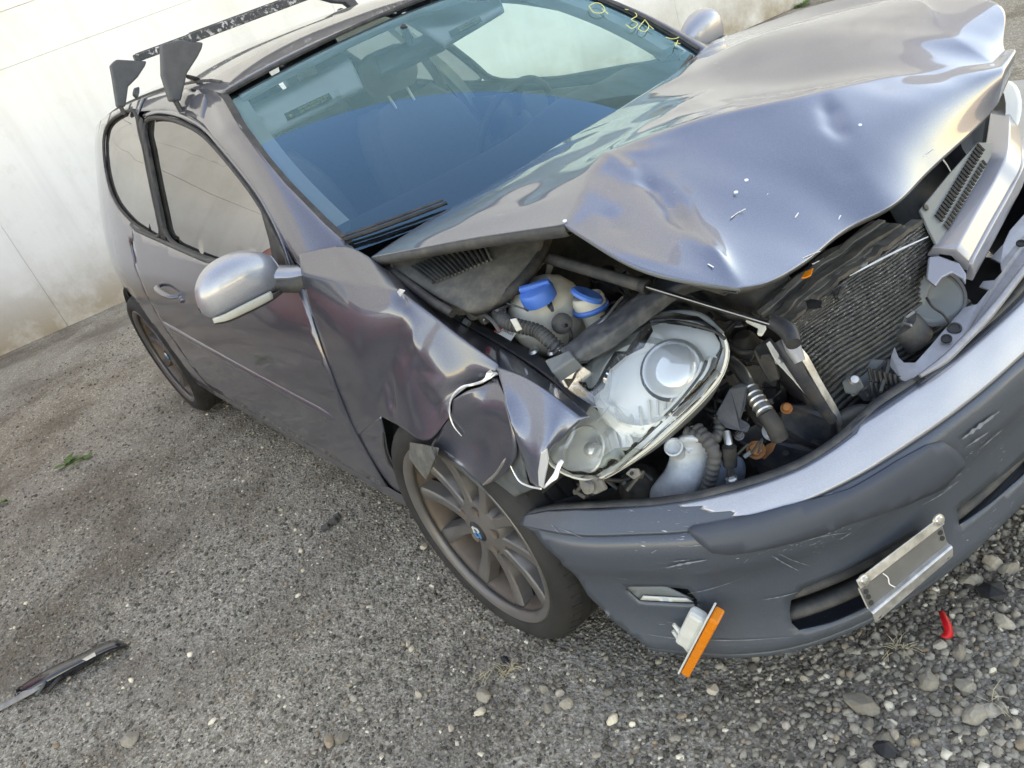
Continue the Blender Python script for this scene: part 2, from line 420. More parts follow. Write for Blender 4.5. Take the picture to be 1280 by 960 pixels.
def stone_mat(name, stops, attr=True):
    m = mat(name, (.3, .3, .3), .85, 0, .3); b = BS(m)
    at = N(m, 'ShaderNodeAttribute'); at.attribute_name = 'tone'
    c = ramp(m, at.outputs['Fac'], stops) if attr else ramp(m, noise(m, 40, 6), stops)
    c = mix(m, .35, c, ramp(m, noise(m, 160, 6, .7), [(.3, g3(.05)), (.7, g3(.42))]), 'OVERLAY')
    L(m, c, b.inputs['Base Color'])
    L(m, bump(m, noise(m, 500, 5), .3, .001), b.inputs['Normal'])
    return m
STONE = stone_mat('gravel_stone', [(0, (0.088, 0.075, 0.059)), (.25, (0.218, 0.187, 0.150)), (.5, (0.354, 0.308, 0.249)), (.72, (0.468, 0.407, 0.331)), (.82, (0.395, 0.281, 0.185)), (.9, (0.572, 0.504, 0.408)), (.97, (0.832, 0.747, 0.619)), (1, (0.894, 0.805, 0.671))])
# ------------------------------------------------------------------ the car's undamaged surfaces (metres; x forward from the front axle, y left, z up)
_sy = pchip([0, .18, .25, .40, .55, .70, .80, .93, 1.05, 1.15, 1.25, 1.32, 1.38, 1.42, 1.46],
            [.80, .838, .860, .875, .880, .874, .858, .815, .765, .718, .668, .625, .575, .52, .42])
_front = pchip([-.2, 0, .3, .5, .65, .8], [0, 0, .018, .055, .12, .25])
_rear = pchip([2.0, 2.3, 2.6, 2.9, 3.1, 3.25], [0, .006, .028, .075, .14, .24])
def SW(x, z): return _sy(z) - _front(x) - _rear(-x)
def SIDE(x, z): return np.array([x, -float(SW(x, z)), z])
def SIDEL(x, z): return np.array([x, float(SW(x, z)), z])
_zr = pchip([-3.2, -3.0, -2.7, -2.3, -1.8, -1.3, -.905], [1.30, 1.375, 1.415, 1.442, 1.452, 1.440, 1.397])
def ZE(x): return float(_zr(x)) - .048        # height of the roof edge
def ROOF(x, s):                                # s from -1 (right edge) to 1
    w = float(SW(x, ZE(x))); return np.array([x, s*w, float(_zr(x)) - .048*abs(s)**2.6])
def WIND(y, b):                                # b: 0 at the cowl, 1 at the header
    bow = .028*4*b*(1-b)
    return np.array([-.12 + b*(-.905+.12) - (.50*(1-b)+.28*b)*y*y + bow*.5, y, .972 + b*(1.397-.972) - .115*b*y*y + bow*.85])
def nrm(surf, a, b, h=1e-3):
    n = np.cross(surf(a+h, b) - surf(a-h, b), surf(a, b+h) - surf(a, b-h)); n /= np.linalg.norm(n)
    return n if n @ (CAM - surf(a, b)) > 0 else -n
WB0 = P(75, 412, 'z', 0)[:2]; WB1 = P(1010, 2, 'z', 0)[:2]        # foot of the wall
WD = (WB1 - WB0) / np.linalg.norm(WB1 - WB0); WN = np.array([WD[1], -WD[0]])
if WN[0] < 0: WN = -WN
WANG = math.atan2(WD[1], WD[0])
def WALLP(s, z): return np.array([*(WB0 + WD*s), z])
def WE(b): return float(np.interp(b, [0, .12, .24, .36, .52, .75, .95, 1], [.709, .71, .706, .70, .684, .650, .606, .596]))    # half width of the windscreen
# ------------------------------------------------------------------ setting: ground, path, wall
def structure(o, label=None):
    o['kind'] = 'structure'
    if label: o['label'] = label
    return o
gv = [(-300, -300, 0), (300, -300, 0), (300, 300, 0), (-300, 300, 0)]
ground = structure(mk('ground', gv, [(0, 1, 2, 3)], GROUND))
SLABM = plastic('path_concrete', (.46, .43, .38), .85, .6, (.34, .30, .25), 6, .3, .3)
pv, pf = boxgeo((-1.0, 2.35, -.02), 9, 1.62, .05)
structure(mk('concrete_path', pv, pf, SLABM, smooth=False, bevel=.008))

wall = thing('concrete_wall', 'tall pale concrete wall standing behind the parked car', 'wall', (*WB0, 0))
backm = plastic('wall_joint_mortar', (.55, .52, .47), .9, .5, (.40, .36, .30), 20)
ax = np.array([[WD[0], WD[1], 0], [-WN[0], -WN[1], 0], [0, 0, 1.]])
H = 11.8
v, f = boxgeo(WALLP(1.0, H/2) - np.array([*WN, 0])*.2105, 26, .40, H - .02, ax); mk('wall_core', v, f, backm, wall, smooth=False)
courses = [(0, 1.84), (1.84, 2.17), (2.17, 4.6), (4.6, 7.0), (7.0, 9.4), (9.4, 11.8)]
pcache = {}
for (z0, z1) in courses:
    w = 3.0; gap = .0022
    for k in range(-4, 4):
        s0 = .07 + k*w; h = z1 - z0
        key = round(h, 3)
        if key not in pcache:
            bm = bmesh.new(); bmesh.ops.create_cube(bm, size=1)
            bmesh.ops.scale(bm, vec=(w - gap, .06, h - gap), verts=bm.verts)
            bmesh.ops.bevel(bm, geom=list(bm.edges), offset=.0012, segments=1, affect='EDGES')
            me = bpy.data.meshes.new('wall_panel'); bm.to_mesh(me); bm.free(); me.materials.append(WALL); pcache[key] = me
        o = bpy.data.objects.new('wall_panel', pcache[key]); col.objects.link(o); o.parent = wall; o.matrix_parent_inverse = wall.matrix_world.inverted()
        c = WALLP(s0 + w/2, (z0 + z1)/2) - np.array([*WN, 0])*(.030 + .0015*((k*7 + int(z0*3)) % 3) - .021)
        o.matrix_world = Matrix.Translation(c.tolist()) @ Matrix.Rotation(WANG, 4, 'Z')
for (u, v_) in ((3, 80), (37, 50), (125, 31)):
    d = ray(u, v_); t = ((WB0 - CAM[:2]) @ WN) / (d[:2] @ WN); c = CAM + t*d
    lathe('tie_hole', [(.0, -.006), (.011, -.004), (.016, .004), (.013, .0065), (0, .001)], c, [*WN, 0], BLACK, wall, 12)
# ------------------------------------------------------------------ the car
car = thing('damaged_hatchback', 'dark grey three door hatchback with crushed hood and smashed front end', 'car')
def S_(pts, z0=None):
    """photo pixels on the right body side -> (x,z)"""
    out = []
    for (u, v) in pts: out.append(hit(u, v, SIDE, -1.2, .9))
    return np.array(out)
def smooth_loop(pts, n=4, closed=False):
    return cr(pts, n)

# --- outlines on the side, in (x,z)
def arc(cx, cz, r, a0, a1, n=18):
    a = np.radians(np.linspace(a0, a1, n)); return np.stack([cx + r*np.cos(a), cz + r*np.sin(a)], 1)
RAX = -2.578
DOOR_F = np.array([(-.448, .29), (-.441, .40), (-.434, .52), (-.408, .70), (-.420, .80), (-.442, .90)])
DOOR_R = np.array([(-1.98, .30), (-2.02, .45), (-2.06, .62), (-2.075, .74), (-2.10, .85), (-2.12, .95)])
dglass = S_([(209, 301), (201, 263), (193, 225), (186, 187), (179, 149), (198, 146), (225, 152), (250, 165), (272, 188), (300, 222), (325, 256), (347, 298), (366, 338), (330, 338), (268, 327), (241, 316)])
qglass = S_([(203, 297), (180, 284), (162, 271), (145, 250), (135, 222), (130.5, 185), (132, 166), (139, 154), (156, 143.5), (171, 141.5), (180, 187), (187, 225), (195, 263)])
def grow(L, d):
    L = np.asarray(L); c = L.mean(0); t = np.roll(L, -1, 0) - np.roll(L, 1, 0); n = np.stack([t[:, 1], -t[:, 0]], 1); n /= np.linalg.norm(n, axis=1)[:, None]
    if ((L + n - c)**2).sum() < ((L - n - c)**2).sum(): n = -n
    return L + n*d
def chaikin(L, n=3):
    L = np.asarray(L, float)
    for _ in range(n):
        Nx = np.roll(L, -1, 0); L = np.stack([L*.75 + Nx*.25, L*.25 + Nx*.75], 1).reshape(-1, 2)
    return np.vstack([L, L[:1]])
def offs(surf, d):
    s = -1 if surf is SIDE else 1
    def f(x, z):
        p = surf(x, z); h = 2e-3
        n = np.cross(surf(x+h, z) - surf(x-h, z), surf(x, z+h) - surf(x, z-h)); n /= np.linalg.norm(n)
        if n[1]*s < 0: n = -n
        return p + n*d
    return f
def belt(x): return float(np.interp(x, [-2.7, -2.3, -2.0, -1.6, -1.2, -.8, -.48], [1.16, 1.06, .985, .955, .925, .93, .925]))
ZT = lambda x: ZE(x)

def side(surf, right):
    fl = right                        # winding so that normals face out
    # rear quarter with the wheel arch and the pillar round the small window
    low = [(-1.985, .30)]
    out = [tuple(p) for p in DOOR_R] + [(-2.12, .97)]
    qo = chaikin(grow(qglass, .010), 2)[:-1]
    top = [(x, ZT(x)) for x in np.linspace(-1.90, -3.02, 10)]
    rear = [(-3.12, 1.22), (-3.17, 1.05), (-3.20, .85), (-3.21, .62), (-3.19, .42), (-3.12, .26)]
    arch = [tuple(p) for p in arc(RAX, .325, .348, 190, -10, 26)]
    o = DOOR_R[:-1].tolist() + [(-2.115, .93), (-1.93, .975)] + [(-1.86, 1.02), (-1.90, 1.20), (-1.92, 1.33)] + top + rear + [(-2.95, .24)] + arch + [(-2.20, .245), (-1.99, .245)]
    # the window edge towards the door lies between the pillar strip and the quarter panel: cut the glass out
    panel('quarter_panel', o, surf, PAINT, car, holes=[qo], step=.035, flip=fl, thick=.004, offset=-1)
    panel('quarter_window', chaikin(grow(qglass, .018), 2)[:-1], offs(surf, -.006), GLASS_Q, car, step=.05, flip=fl)
    seal = [offs(surf, .002)(*p) for p in np.vstack([qo, qo[:1]])]
    tube('window_seal', seal, .0065, RUBBER, car, 6)
    # roof rail strip over the door
    xs = np.linspace(-1.90, -.96, 16); G = []
    dtop = [hit(u, v, SIDE, -1.2, 1.3) for (u, v) in [(175, 139), (205, 138), (238, 149), (268, 174), (300, 211), (335, 260)]]
    dx = [p[0] for p in dtop][::-1]; dz = [p[1] for p in dtop][::-1]
    dline = pchip(dx[::-1] if dx[0] > dx[-1] else dx, dz[::-1] if dx[0] > dx[-1] else dz)
    for t in (0, .25, .5, .75, 1.):
        G.append([offs(surf, -.004 if x > -1.37 else 0)(x, ZT(x)*(1-t) + min(float(dline(x)), ZT(x) - .012)*t) for x in np.linspace(-1.93, -1.15, 18)])
    grid('roof_rail', np.array(G)[:, ::-1] if right else np.array(G), PAINT, car, thick=.004, offset=-1)
    # door skin below the glass
    bl = [(x, belt(x)) for x in np.linspace(-2.05, -.50, 14)]
    do = DOOR_F.tolist() + bl[::-1] + DOOR_R[::-1][1:].tolist() + [(-1.965, .285)] + [(x, .275) for x in np.linspace(-1.9, -.5, 8)]
    do = np.array(do); c = do.mean(0); do = c + (do - c)*np.array([.9965, .993])
    door = panel('door', do, surf, PAINT, car, step=.032, flip=fl, thick=.006, offset=-1)
    # frame round the glass: black seal and a painted sash
    gl = panel('door_window', chaikin(grow(dglass, .012), 2)[:-1], offs(surf, -.012), GLASS_S, door, step=.05, flip=fl)
    loop = chaikin(dglass, 2)
    tube('window_seal', [offs(surf, -.002)(*p) for p in loop], .008, RUBBER, door, 6)
    sash = cr(grow(dglass, .022)[4:13], 4); sash2 = cr(grow(dglass, .006)[4:13], 4)
    Gs = np.array([[offs(surf, .0)(*a) for a in sash], [offs(surf, .003)(*((a+b)/2)) for a, b in zip(sash, sash2)], [offs(surf, -.004)(*b) for b in sash2]])
    grid('window_sash', Gs if not right else Gs[:, ::-1], PAINT, door, thick=.003, offset=-1)
    bp = [dglass[i] + [.006, 0] for i in range(5)] + [qglass[i] + [-.006, 0] for i in (9, 10, 11, 12, 0)]
    panel('pillar_trim', bp, offs(surf, .0025), BLACK, door, step=.03, flip=fl, thick=.004)
    # sail triangle in the front corner
    tri = np.array([hit(u, v, SIDE, -.6, 1.0) for (u, v) in [(323, 256), (350, 296), (372, 342), (344, 343), (335, 300)]])
    panel('mirror_sail', tri, offs(surf, -.004), BLACK, door, step=.04, flip=fl, thick=.004)
    # waist strip
    wl = np.array([offs(surf, .002)(x, belt(x) - .002) for x in np.linspace(-2.06, -.52, 24)])
    tube('belt_moulding', wl, .009, DARK, door, 8)
    # rubbing strip
    mz = pchip([-2.12, -1.1, -.48], [.603, .541, .513])
    V = []; xs = np.linspace(-2.10, -.485, 40)
    prof = [(-.021, -.002), (-.019, .007), (-.006, .012), (.006, .012), (.019, .007), (.021, -.002)]
    G = []
    for i, x in enumerate(xs):
        e = min(1, (i + .3)/3, (len(xs) - i - .7)/3)
        z = float(mz(x)); n = offs(surf, 1.)(x, z) - surf(x, z)
        G.append([surf(x, z + a*e) + n*(b*e) for a, b in prof])
    G = np.array(G); grid('rubbing_strip', G[::-1] if not right else G, PAINT, door)
    # handle
    hz = .785; hx = -1.672
    n = offs(surf, 1.)(hx, hz) - surf(hx, hz)
    hp = [surf(hx - .095, hz + .012) + n*.004, surf(hx - .075, hz + .010) + n*.030, surf(hx, hz) + n*.036, surf(hx + .07, hz - .009) + n*.030, surf(hx + .09, hz - .012) + n*.004]
    pr_ = [(np.cos(a)*1.0, np.sin(a)*.62) for a in np.linspace(0, 2*np.pi, 12, endpoint=False)]
    h = tube('door_handle', hp, [.010, .0125, .013, .0125, .010], PAINT, door, n=5, prof=pr_)
    panel('handle_cup', arc(hx - .012, hz + .004, .048, 0, 345, 16)*np.array([1, 1]), offs(surf, .0035), BLACK, door, step=.02, flip=fl)
    lathe('lock_cover', [(0, .016), (.010, .015), (.014, .008), (.015, 0)], surf(hx + .118, hz - .022), n, PAINT, door, 14)
    # sill
    G = []
    for x in np.linspace(-2.235, -.345, 24):
        G.append([surf(x, .285) + np.array([0, 0, 0]), surf(x, .262), offs(surf, .006)(x, .235), offs(surf, -.006)(x, .205), offs(surf, -.09)(x, .19)])
    G = np.array(G); grid('sill', G if right else G[::-1], PAINT, car)
    return door
doorR = side(SIDE, True)
doorL = side(SIDEL, False)
doorR['label'] = 'long dusty door with rubbing strip on the visible side'

# roof, pillars
xs = np.concatenate([np.linspace(-.905, -1.2, 10), np.linspace(-1.3, -3.05, 18)])
def roof_x(x, s): return x - .28*.36*(s*s)*max(0, (x + 1.35)/.445) if x > -1.35 else x
G = np.array([[ROOF(roof_x(x, s), s) for s in np.linspace(-1, 1, 25)] for x in xs])
roof = grid('roof', G, PAINT, car, thick=.004, offset=-1)
for s in (-1, 1):
    pts = [ROOF(x, s*.93) + np.array([0, 0, .001]) for x in np.linspace(-1.12, -2.95, 20)]
    tube('roof_drip_moulding', pts, .0055, DARK, roof, 8)
def apillar(surf, sgn):
    G = []
    for b in np.linspace(-.10, 1.0, 16):
        # glass edge and window-frame edge at the same height
        yw = -(WE(b) - .004); pw = WIND(yw, b)
        x_out, z_out = None, None
        zi = np.interp(b, [0, .25, .5, .75, 1], [.965, 1.055, 1.16, 1.265, 1.35]); xi = np.interp(b, [0, .25, .5, .75, 1], [-.50, -.635, -.84, -1.085, -1.36])
        q = SIDE(xi, zi); m1 = SIDE(xi*.62 + pw[0]*.38, zi*.62 + (pw[2]+.006)*.38); m2 = pw*.8 + m1*.2 + np.array([.008, -.006, .012])
        m15 = pw*.45 + m1*.55 + np.array([.006, -.010, .012])
        row = [q, m1, m15, m2, pw + np.array([.002, 0, .002]), pw + np.array([-.015, .006, -.018])]
        G.append([np.array([p[0], p[1]*(1 if sgn < 0 else -1), p[2]]) for p in row])
    G = G[:13]
    G.append([np.array([p[0], p[1]*(1 if sgn < 0 else -1), p[2]]) for p in (SIDE(-1.36, 1.322), ROOF(-1.27, -1) + [0, 0, -.002], ROOF(-1.19, -1) + [0, 0, -.002], ROOF(-1.10, -1) + [0, 0, -.002], ROOF(-1.02, -.985) + [0, 0, -.004], ROOF(-1.012, -.96) + [0, 0, -.02])])
    G = crgrid(np.array(G), 2)
    return grid('windscreen_pillar', G if sgn < 0 else G[:, ::-1], PAINT, car, thick=.004, offset=-1)
apillar(SIDE, -1); apillar(SIDEL, 1)

# windscreen
ys = np.linspace(-1, 1, 33); bs = np.linspace(-.03, 1.0, 20)
G = np.array([[WIND(s*WE(b), b) + np.array([-.006, 0, -.006]) for s in ys] for b in bs])
wind = grid('windscreen', G, GLASS, car)
G = []
for b in np.linspace(-.02, 1, 20):
    w = WE(b); G.append([WIND(-w, b), WIND(-w + .018, b) + np.array([-.004, 0, -.004])])
def on_glass(u, v, d=.0):
    q = hit(u, v, WIND, 0, .5); return WIND(*q) + nrm(WIND, *q)*d
# seals along the glass edge
for s in (-1, 1):
    pts = [WIND(s*(WE(b) - .005), b) + np.array([.001, 0, .001]) for b in np.linspace(0, 1, 16)]
    tube('glass_seal', pts, .010, RUBBER, wind, 6, prof=[(-1, -.3), (1, -.3), (1, .3), (-1, .3)])
pts = [WIND(s*.585, .995) + np.array([.002, 0, .002]) for s in np.linspace(-1, 1, 20)]
tube('glass_seal', pts, .007, RUBBER, wind, 6)
# yellow crayon marks on the glass
def strokes(name, lists, m, parent, r=.0015):
    parts = []
    for Ls in lists: parts.append(tubegeo([on_glass(u, v, .001) for (u, v) in Ls], r, 5, 4))
    V, F = join(parts); return mk(name, V, F, m, parent)
CRAYON = mat('yellow_crayon', (.72, .68, .25), .7)
strokes('crayon_letter', [[(736, 8), (744, 4), (752, 6), (756, 13), (750, 17), (741, 15), (736, 8)], [(752, 11), (760, 18)]], CRAYON, wind)
strokes('crayon_letter', [[(781, 12), (790, 14), (796, 20), (789, 25), (797, 30), (790, 36), (782, 31)]], CRAYON, wind)
strokes('crayon_letter', [[(806, 25), (811, 33), (806, 40), (798, 36), (806, 25)], [(811, 32), (817, 37)]], CRAYON, wind)
strokes('crayon_letter', [[(832, 47), (842, 49), (853, 45)], [(846, 43), (853, 46)], [(843, 54), (850, 55)], [(847, 51), (844, 58)]], CRAYON, wind)
# wiper
wp = [on_glass(433, 303, .012), on_glass(470, 291, .014), on_glass(520, 273, .014), on_glass(560, 258, .014)]
wiper = tube('wiper_arm', wp, [.005, .006, .005, .004], BLACK, car, 8, 4)
tube('wiper_blade', [p + np.array([-.012, 0, .008]) for p in wp], [.003, .0035, .0035, .003], RUBBER, wiper, 6, 4)
wp2 = [WIND(-.02, -.01) + np.array([.02, 0, .010]), WIND(.25, .0) + np.array([.012, 0, .010]), WIND(.55, .02) + np.array([.01, 0, .01])]
w2 = tube('wiper_arm', wp2, [.009, .008, .006], BLACK, car, 8, 4)

# rear end
zs = [1.36, 1.28, 1.15, 1.0, .85, .62, .42, .26]; xr = [-3.03, -3.12, -3.18, -3.22, -3.245, -3.265, -3.25, -3.16]
G = []
for z, x in zip(zs, xr):
    w = float(SW(-3.13, min(z, ZE(-3.02) - .02)))*.955; G.append([np.array([x - .05*(1 - s*s) + .03, s*w, z]) for s in np.linspace(-1, 1, 15)])
patch('tailgate', np.array(G), PAINT, car, n=3, thick=.004)
# floor pan
box('floor_pan', (-1.45, 0, .215), 3.2, 1.58, .03, BLACK, car)
for s in (-1, 1):
    for cx in (0, RAX):
        G = []
        for a in np.radians(np.linspace(-8, 188, 22)):
            G.append([np.array([cx + .362*np.cos(a), s*y, .325 + .362*np.sin(a)]) for y in (.845, .70, .52)])
        if cx < 0 or s > 0: grid('wheel_arch_liner', np.array(G), BLACK, car, thick=.004)
# ------------------------------------------------------------------ wheels
def wheel(c, steer, camber, sgn, spin=0, full=True, label=None):
    a = np.array([np.cos(steer), np.sin(steer), 0]); up = np.array([0, 0, 1.])
    n = np.cross(a, up) if sgn < 0 else -np.cross(a, up)
    b = up*np.cos(camber) + n*np.sin(camber)*(1 if sgn < 0 else 1); n2 = np.cross(a, b) if sgn < 0 else -np.cross(a, b)
    c = np.asarray(c, float)
    T = lambda r, th, w: c + r*(np.cos(th)*a + np.sin(th)*b) + n2*w
    rim_prof = [(.2475, .000), (.2500, -.004), (.2440, -.010), (.2360, -.016), (.2310, -.034), (.2265, -.060), (.2235, -.11), (.236, -.195), (.244, -.20)]
    seg = 72
    V = [T(r, 2*np.pi*k/seg, w) for r, w in rim_prof for k in range(seg)]
    rim = mk('wheel_rim', V, gridfaces(len(rim_prof), seg, True), BRONZE2, car, auto=40, label=label)
    lathe('rim_lip', [(.2545, -.004), (.2550, .003), (.2525, .0055), (.2420, .0035), (.2340, -.004), (.2315, -.014)], c, n2, BRONZE, rim, 72, caps=False, thick=.002)
    tp = [(.240, -.014), (.2500, -.004), (.2545, .003), (.264, .0085), (.276, .0125), (.290, .010), (.303, .002), (.3125, -.010), (.3180, -.024)]
    tread = [(.3195, -.034)]
    for g in (-.066, -.100, -.136, -.168):
        tread += [(.3205, g + .005), (.3135, g + .003), (.3135, g - .003), (.3205, g - .005)]
    tread += [(.3195, -.196), (.316, -.206), (.300, -.226), (.27, -.232), (.245, -.215)]
    prof = tp + tread; sg = 96
    V = [T(r, 2*np.pi*k/sg, w) for r, w in prof for k in range(sg)]
    tyre = mk('tyre', V, gridfaces(len(prof), sg, True), TYRE, rim, auto=30)
    # shoulder blocks
    parts = []
    for k in range(60):
        th = 2*np.pi*(k + .1)/60; d = .030
        q = [T(.3188, th, -.030), T(.3188, th + d, -.030), T(.3105, th + d, -.0085), T(.3105, th, -.0085)]
        o = [p + (p - c - n2*((p - c) @ n2))/.32*.0022 + n2*.0008 for p in q]
        parts.append((q + o, [(4, 5, 6, 7), (0, 1, 5, 4), (1, 2, 6, 5), (2, 3, 7, 6), (3, 0, 4, 7)]))
    V, F = join(parts); tbk = mk('tread_blocks', V, F, TYRE, rim, smooth=False); tbk['kind'] = 'stuff'
    if not full: return rim
    # twin spokes
    for k in range(5):
        for s in (-1, 1):
            th0 = spin + 2*np.pi*k/5 + s*.314
            G = []
            for t in np.linspace(0, 1, 9):
                r = .036 + t*(.2345 - .036); hw = .0170 + .0050*t**2 - .0035*np.sin(np.pi*t); th = th0 - s*.05*(1 - t)**2
                wt = -.024 - .010*np.sin(np.pi*t*.8) + .012*t**3
                e = np.array([-np.sin(th), np.cos(th)]); cen = np.array([np.cos(th), np.sin(th)])*r
                row = []
                for (o, dw) in ((-1.25, -.034 - .012*(1-t)), (-1.0, -.004), (-.72, 0), (.72, 0), (1.0, -.004), (1.25, -.034 - .012*(1-t))):
                    q = cen + e*hw*o; row.append(c + q[0]*a + q[1]*b + n2*(wt + dw))
                G.append(row)
            G = np.array(G); r_, c_ = G.shape[:2]
            F = gridfaces(r_, c_) + [tuple(i*c_ + j for i, j in ((q, 0), (q, c_ - 1), (q + 1, c_ - 1), (q + 1, 0))) for q in range(r_ - 1)]
            mk('spoke', G.reshape(-1, 3), F, BRONZE, rim, auto=40)
    lathe('hub', [(.030, -.016), (.036, -.018), (.058, -.024), (.078, -.030), (.086, -.045), (.086, -.10)], c, n2, BRONZE, rim, 40)
    lathe('centre_cap', [(0, -.0125), (.024, -.0130), (.0285, -.0150), (.030, -.018)], c, n2, BLACK, rim, 32)
    for k in range(5):
        th = spin + 2*np.pi*(k + .5)/5; p = T(.057, th, -.0235)
        lathe('bolt_recess', [(0, .0012), (.010, .0018), (.0135, .0024), (.0140, -.002)], p, n2, BRONZE2, rim, 16)
    # emblem: white over blue strokes
    e0 = lambda x, z: c + a*x + b*z + n2*(-.0118)
    for nm, L_, m_ in (('emblem_stroke', [(-.011, -.004), (-.011, .014), (.006, .014), (.010, .010), (.010, .004)], WHITEPR), ('emblem_stroke', [(-.004, .002), (.008, .000), (.010, -.006), (.010, -.015)], BLUEPR), ('emblem_stroke', [(-.011, -.006), (-.011, -.016), (.000, -.016), (.002, -.010)], BLUEPR)):
        tube(nm, [e0(*p) for p in L_], .0026, m_, rim, 6, prof=[(-1, -.3), (1, -.3), (1, .3), (-1, .3)])
    lathe('brake_disc', [(.05, -.125), (.150, -.122), (.152, -.13), (.152, -.142), (.05, -.145)], c, n2, ENGINE, rim, 48)
    lathe('backing_plate', [(.06, -.150), (.215, -.152), (.218, -.16), (.06, -.165)], c, n2, BLACK, rim, 40)
    th = math.pi*.9
    p = T(.125, th, -.128); box('brake_caliper', p, .10, .16, .07, DARKMETAL, rim, ax=np.array([a*np.cos(th) + b*np.sin(th), -a*np.sin(th) + b*np.cos(th), n2]), bevel=.012)
    return rim
wheel((-.003, -.882, .316), .017, -.017, -1, spin=R_(46), label='front wheel with brown brake dust and a chipped rim')
wheel((RAX, -.866, .320), 0, 0, -1, spin=.1, label='rear wheel under the dusty quarter panel')
wheel((-.003, .875, .318), .02, 0, 1, spin=.2)
wheel((RAX, .866, .320), 0, 0, 1, spin=.6)
# ------------------------------------------------------------------ cabin
def inglass(u, v, d):
    s = lambda a, b: WIND(a, b) - nrm(WIND, a, b)*d
    return s(*hit(u, v, s, 0, .5))
LININGM = plastic('door_lining', (.22, .22, .215), .8, .1, (.18, .18, .17), 40, .2, .2)
# dashboard: lofted across the car
G = []
for y in np.linspace(-.70, .70, 17):
    k = .50*y*y
    bump_ = .03*np.exp(-((y - .37)/.17)**2)
    G.append([np.array(p) for p in ((-.20 - k*.8, y, .945), (-.42 - k*.7, y, .955 + bump_*.5), (-.62 - k*.45, y, .945 + bump_), (-.74 - k*.3, y, .905 + bump_), (-.79 - k*.25, y, .80), (-.74 - k*.2, y, .62), (-.66, y, .50))])
dash = patch('dashboard', np.array(G), DASHM, car, n=3)
# steering wheel
swc = np.array([-.98, .37, .87]); sn = np.array([-.90, 0, .44]); a_, u_, w_ = basis(sn, (0, 1, 0))
ring = [swc + .185*(np.cos(t)*u_ + np.sin(t)*w_) for t in np.linspace(0, 2*np.pi, 41)]
sw = tube('steering_wheel', ring, .015, DASHM, car, 8)
lathe('steering_hub', [(0, .02), (.05, .018), (.075, 0), (.06, -.04), (.03, -.16)], swc, sn, DASHM, sw, 20)
for t in (0.2, math.pi - .2, math.pi*1.5): tube('steering_spoke', [swc + .06*(np.cos(t)*u_ + np.sin(t)*w_), swc + .18*(np.cos(t)*u_ + np.sin(t)*w_)], .018, DASHM, sw, 8)
def seat(y):
    r = None
    # cushion
    G = []
    for x, z, w in ((-1.02, .40, .22), (-1.04, .50, .25), (-1.20, .53, .26), (-1.40, .50, .25), (-1.50, .47, .24)):
        G.append([np.array([x, y + s*w, z - .05*(1 - abs(s)) + (.03 if abs(s) > .6 else 0)]) for s in np.linspace(-1, 1, 9)])
    r = patch('seat_cushion', np.array(G), FABRIC, car, n=3, thick=.10, offset=-1)
    G = []
    for x, z, w in ((-1.46, .48, .24), (-1.50, .62, .26), (-1.56, .80, .255), (-1.62, .96, .22), (-1.66, 1.05, .15)):
        G.append([np.array([x - .05*(1 - s*s) + .02, y + s*w, z]) for s in np.linspace(-1, 1, 9)])
    patch('seat_back', np.array(G), FABRIC, r, n=3, thick=.11, offset=-1)
    G = []
    for z, w, th in ((1.08, .10, .03), (1.12, .135, .05), (1.18, .14, .055), (1.235, .12, .045), (1.255, .07, .02)):
        G.append([np.array([-1.70 + th*np.cos(t), y + w*np.sin(t)*(1), z]) for t in np.linspace(0, 2*np.pi, 17)])
    patch('headrest', np.array(G), FABRIC, r, n=2)
    for s in (-.05, .05): tube('headrest_post', [np.array([-1.67, y + s, 1.02]), np.array([-1.70, y + s, 1.10])], .006, STEEL, r, 8)
seat(-.37); seat(.37)
G = []
for x, z in ((-2.05, .50), (-2.10, .56), (-2.40, .55), (-2.52, .62), (-2.62, .85), (-2.68, 1.03), (-2.72, 1.06)):
    G.append([np.array([x, s*.62, z]) for s in np.linspace(-1, 1, 9)])
patch('rear_seat', np.array(G), FABRIC, car, n=3, thick=.06)
for y in (-.38, .38):
    box('rear_headrest', (-2.72, y, 1.12), .09, .24, .13, FABRIC, car, bevel=.03)
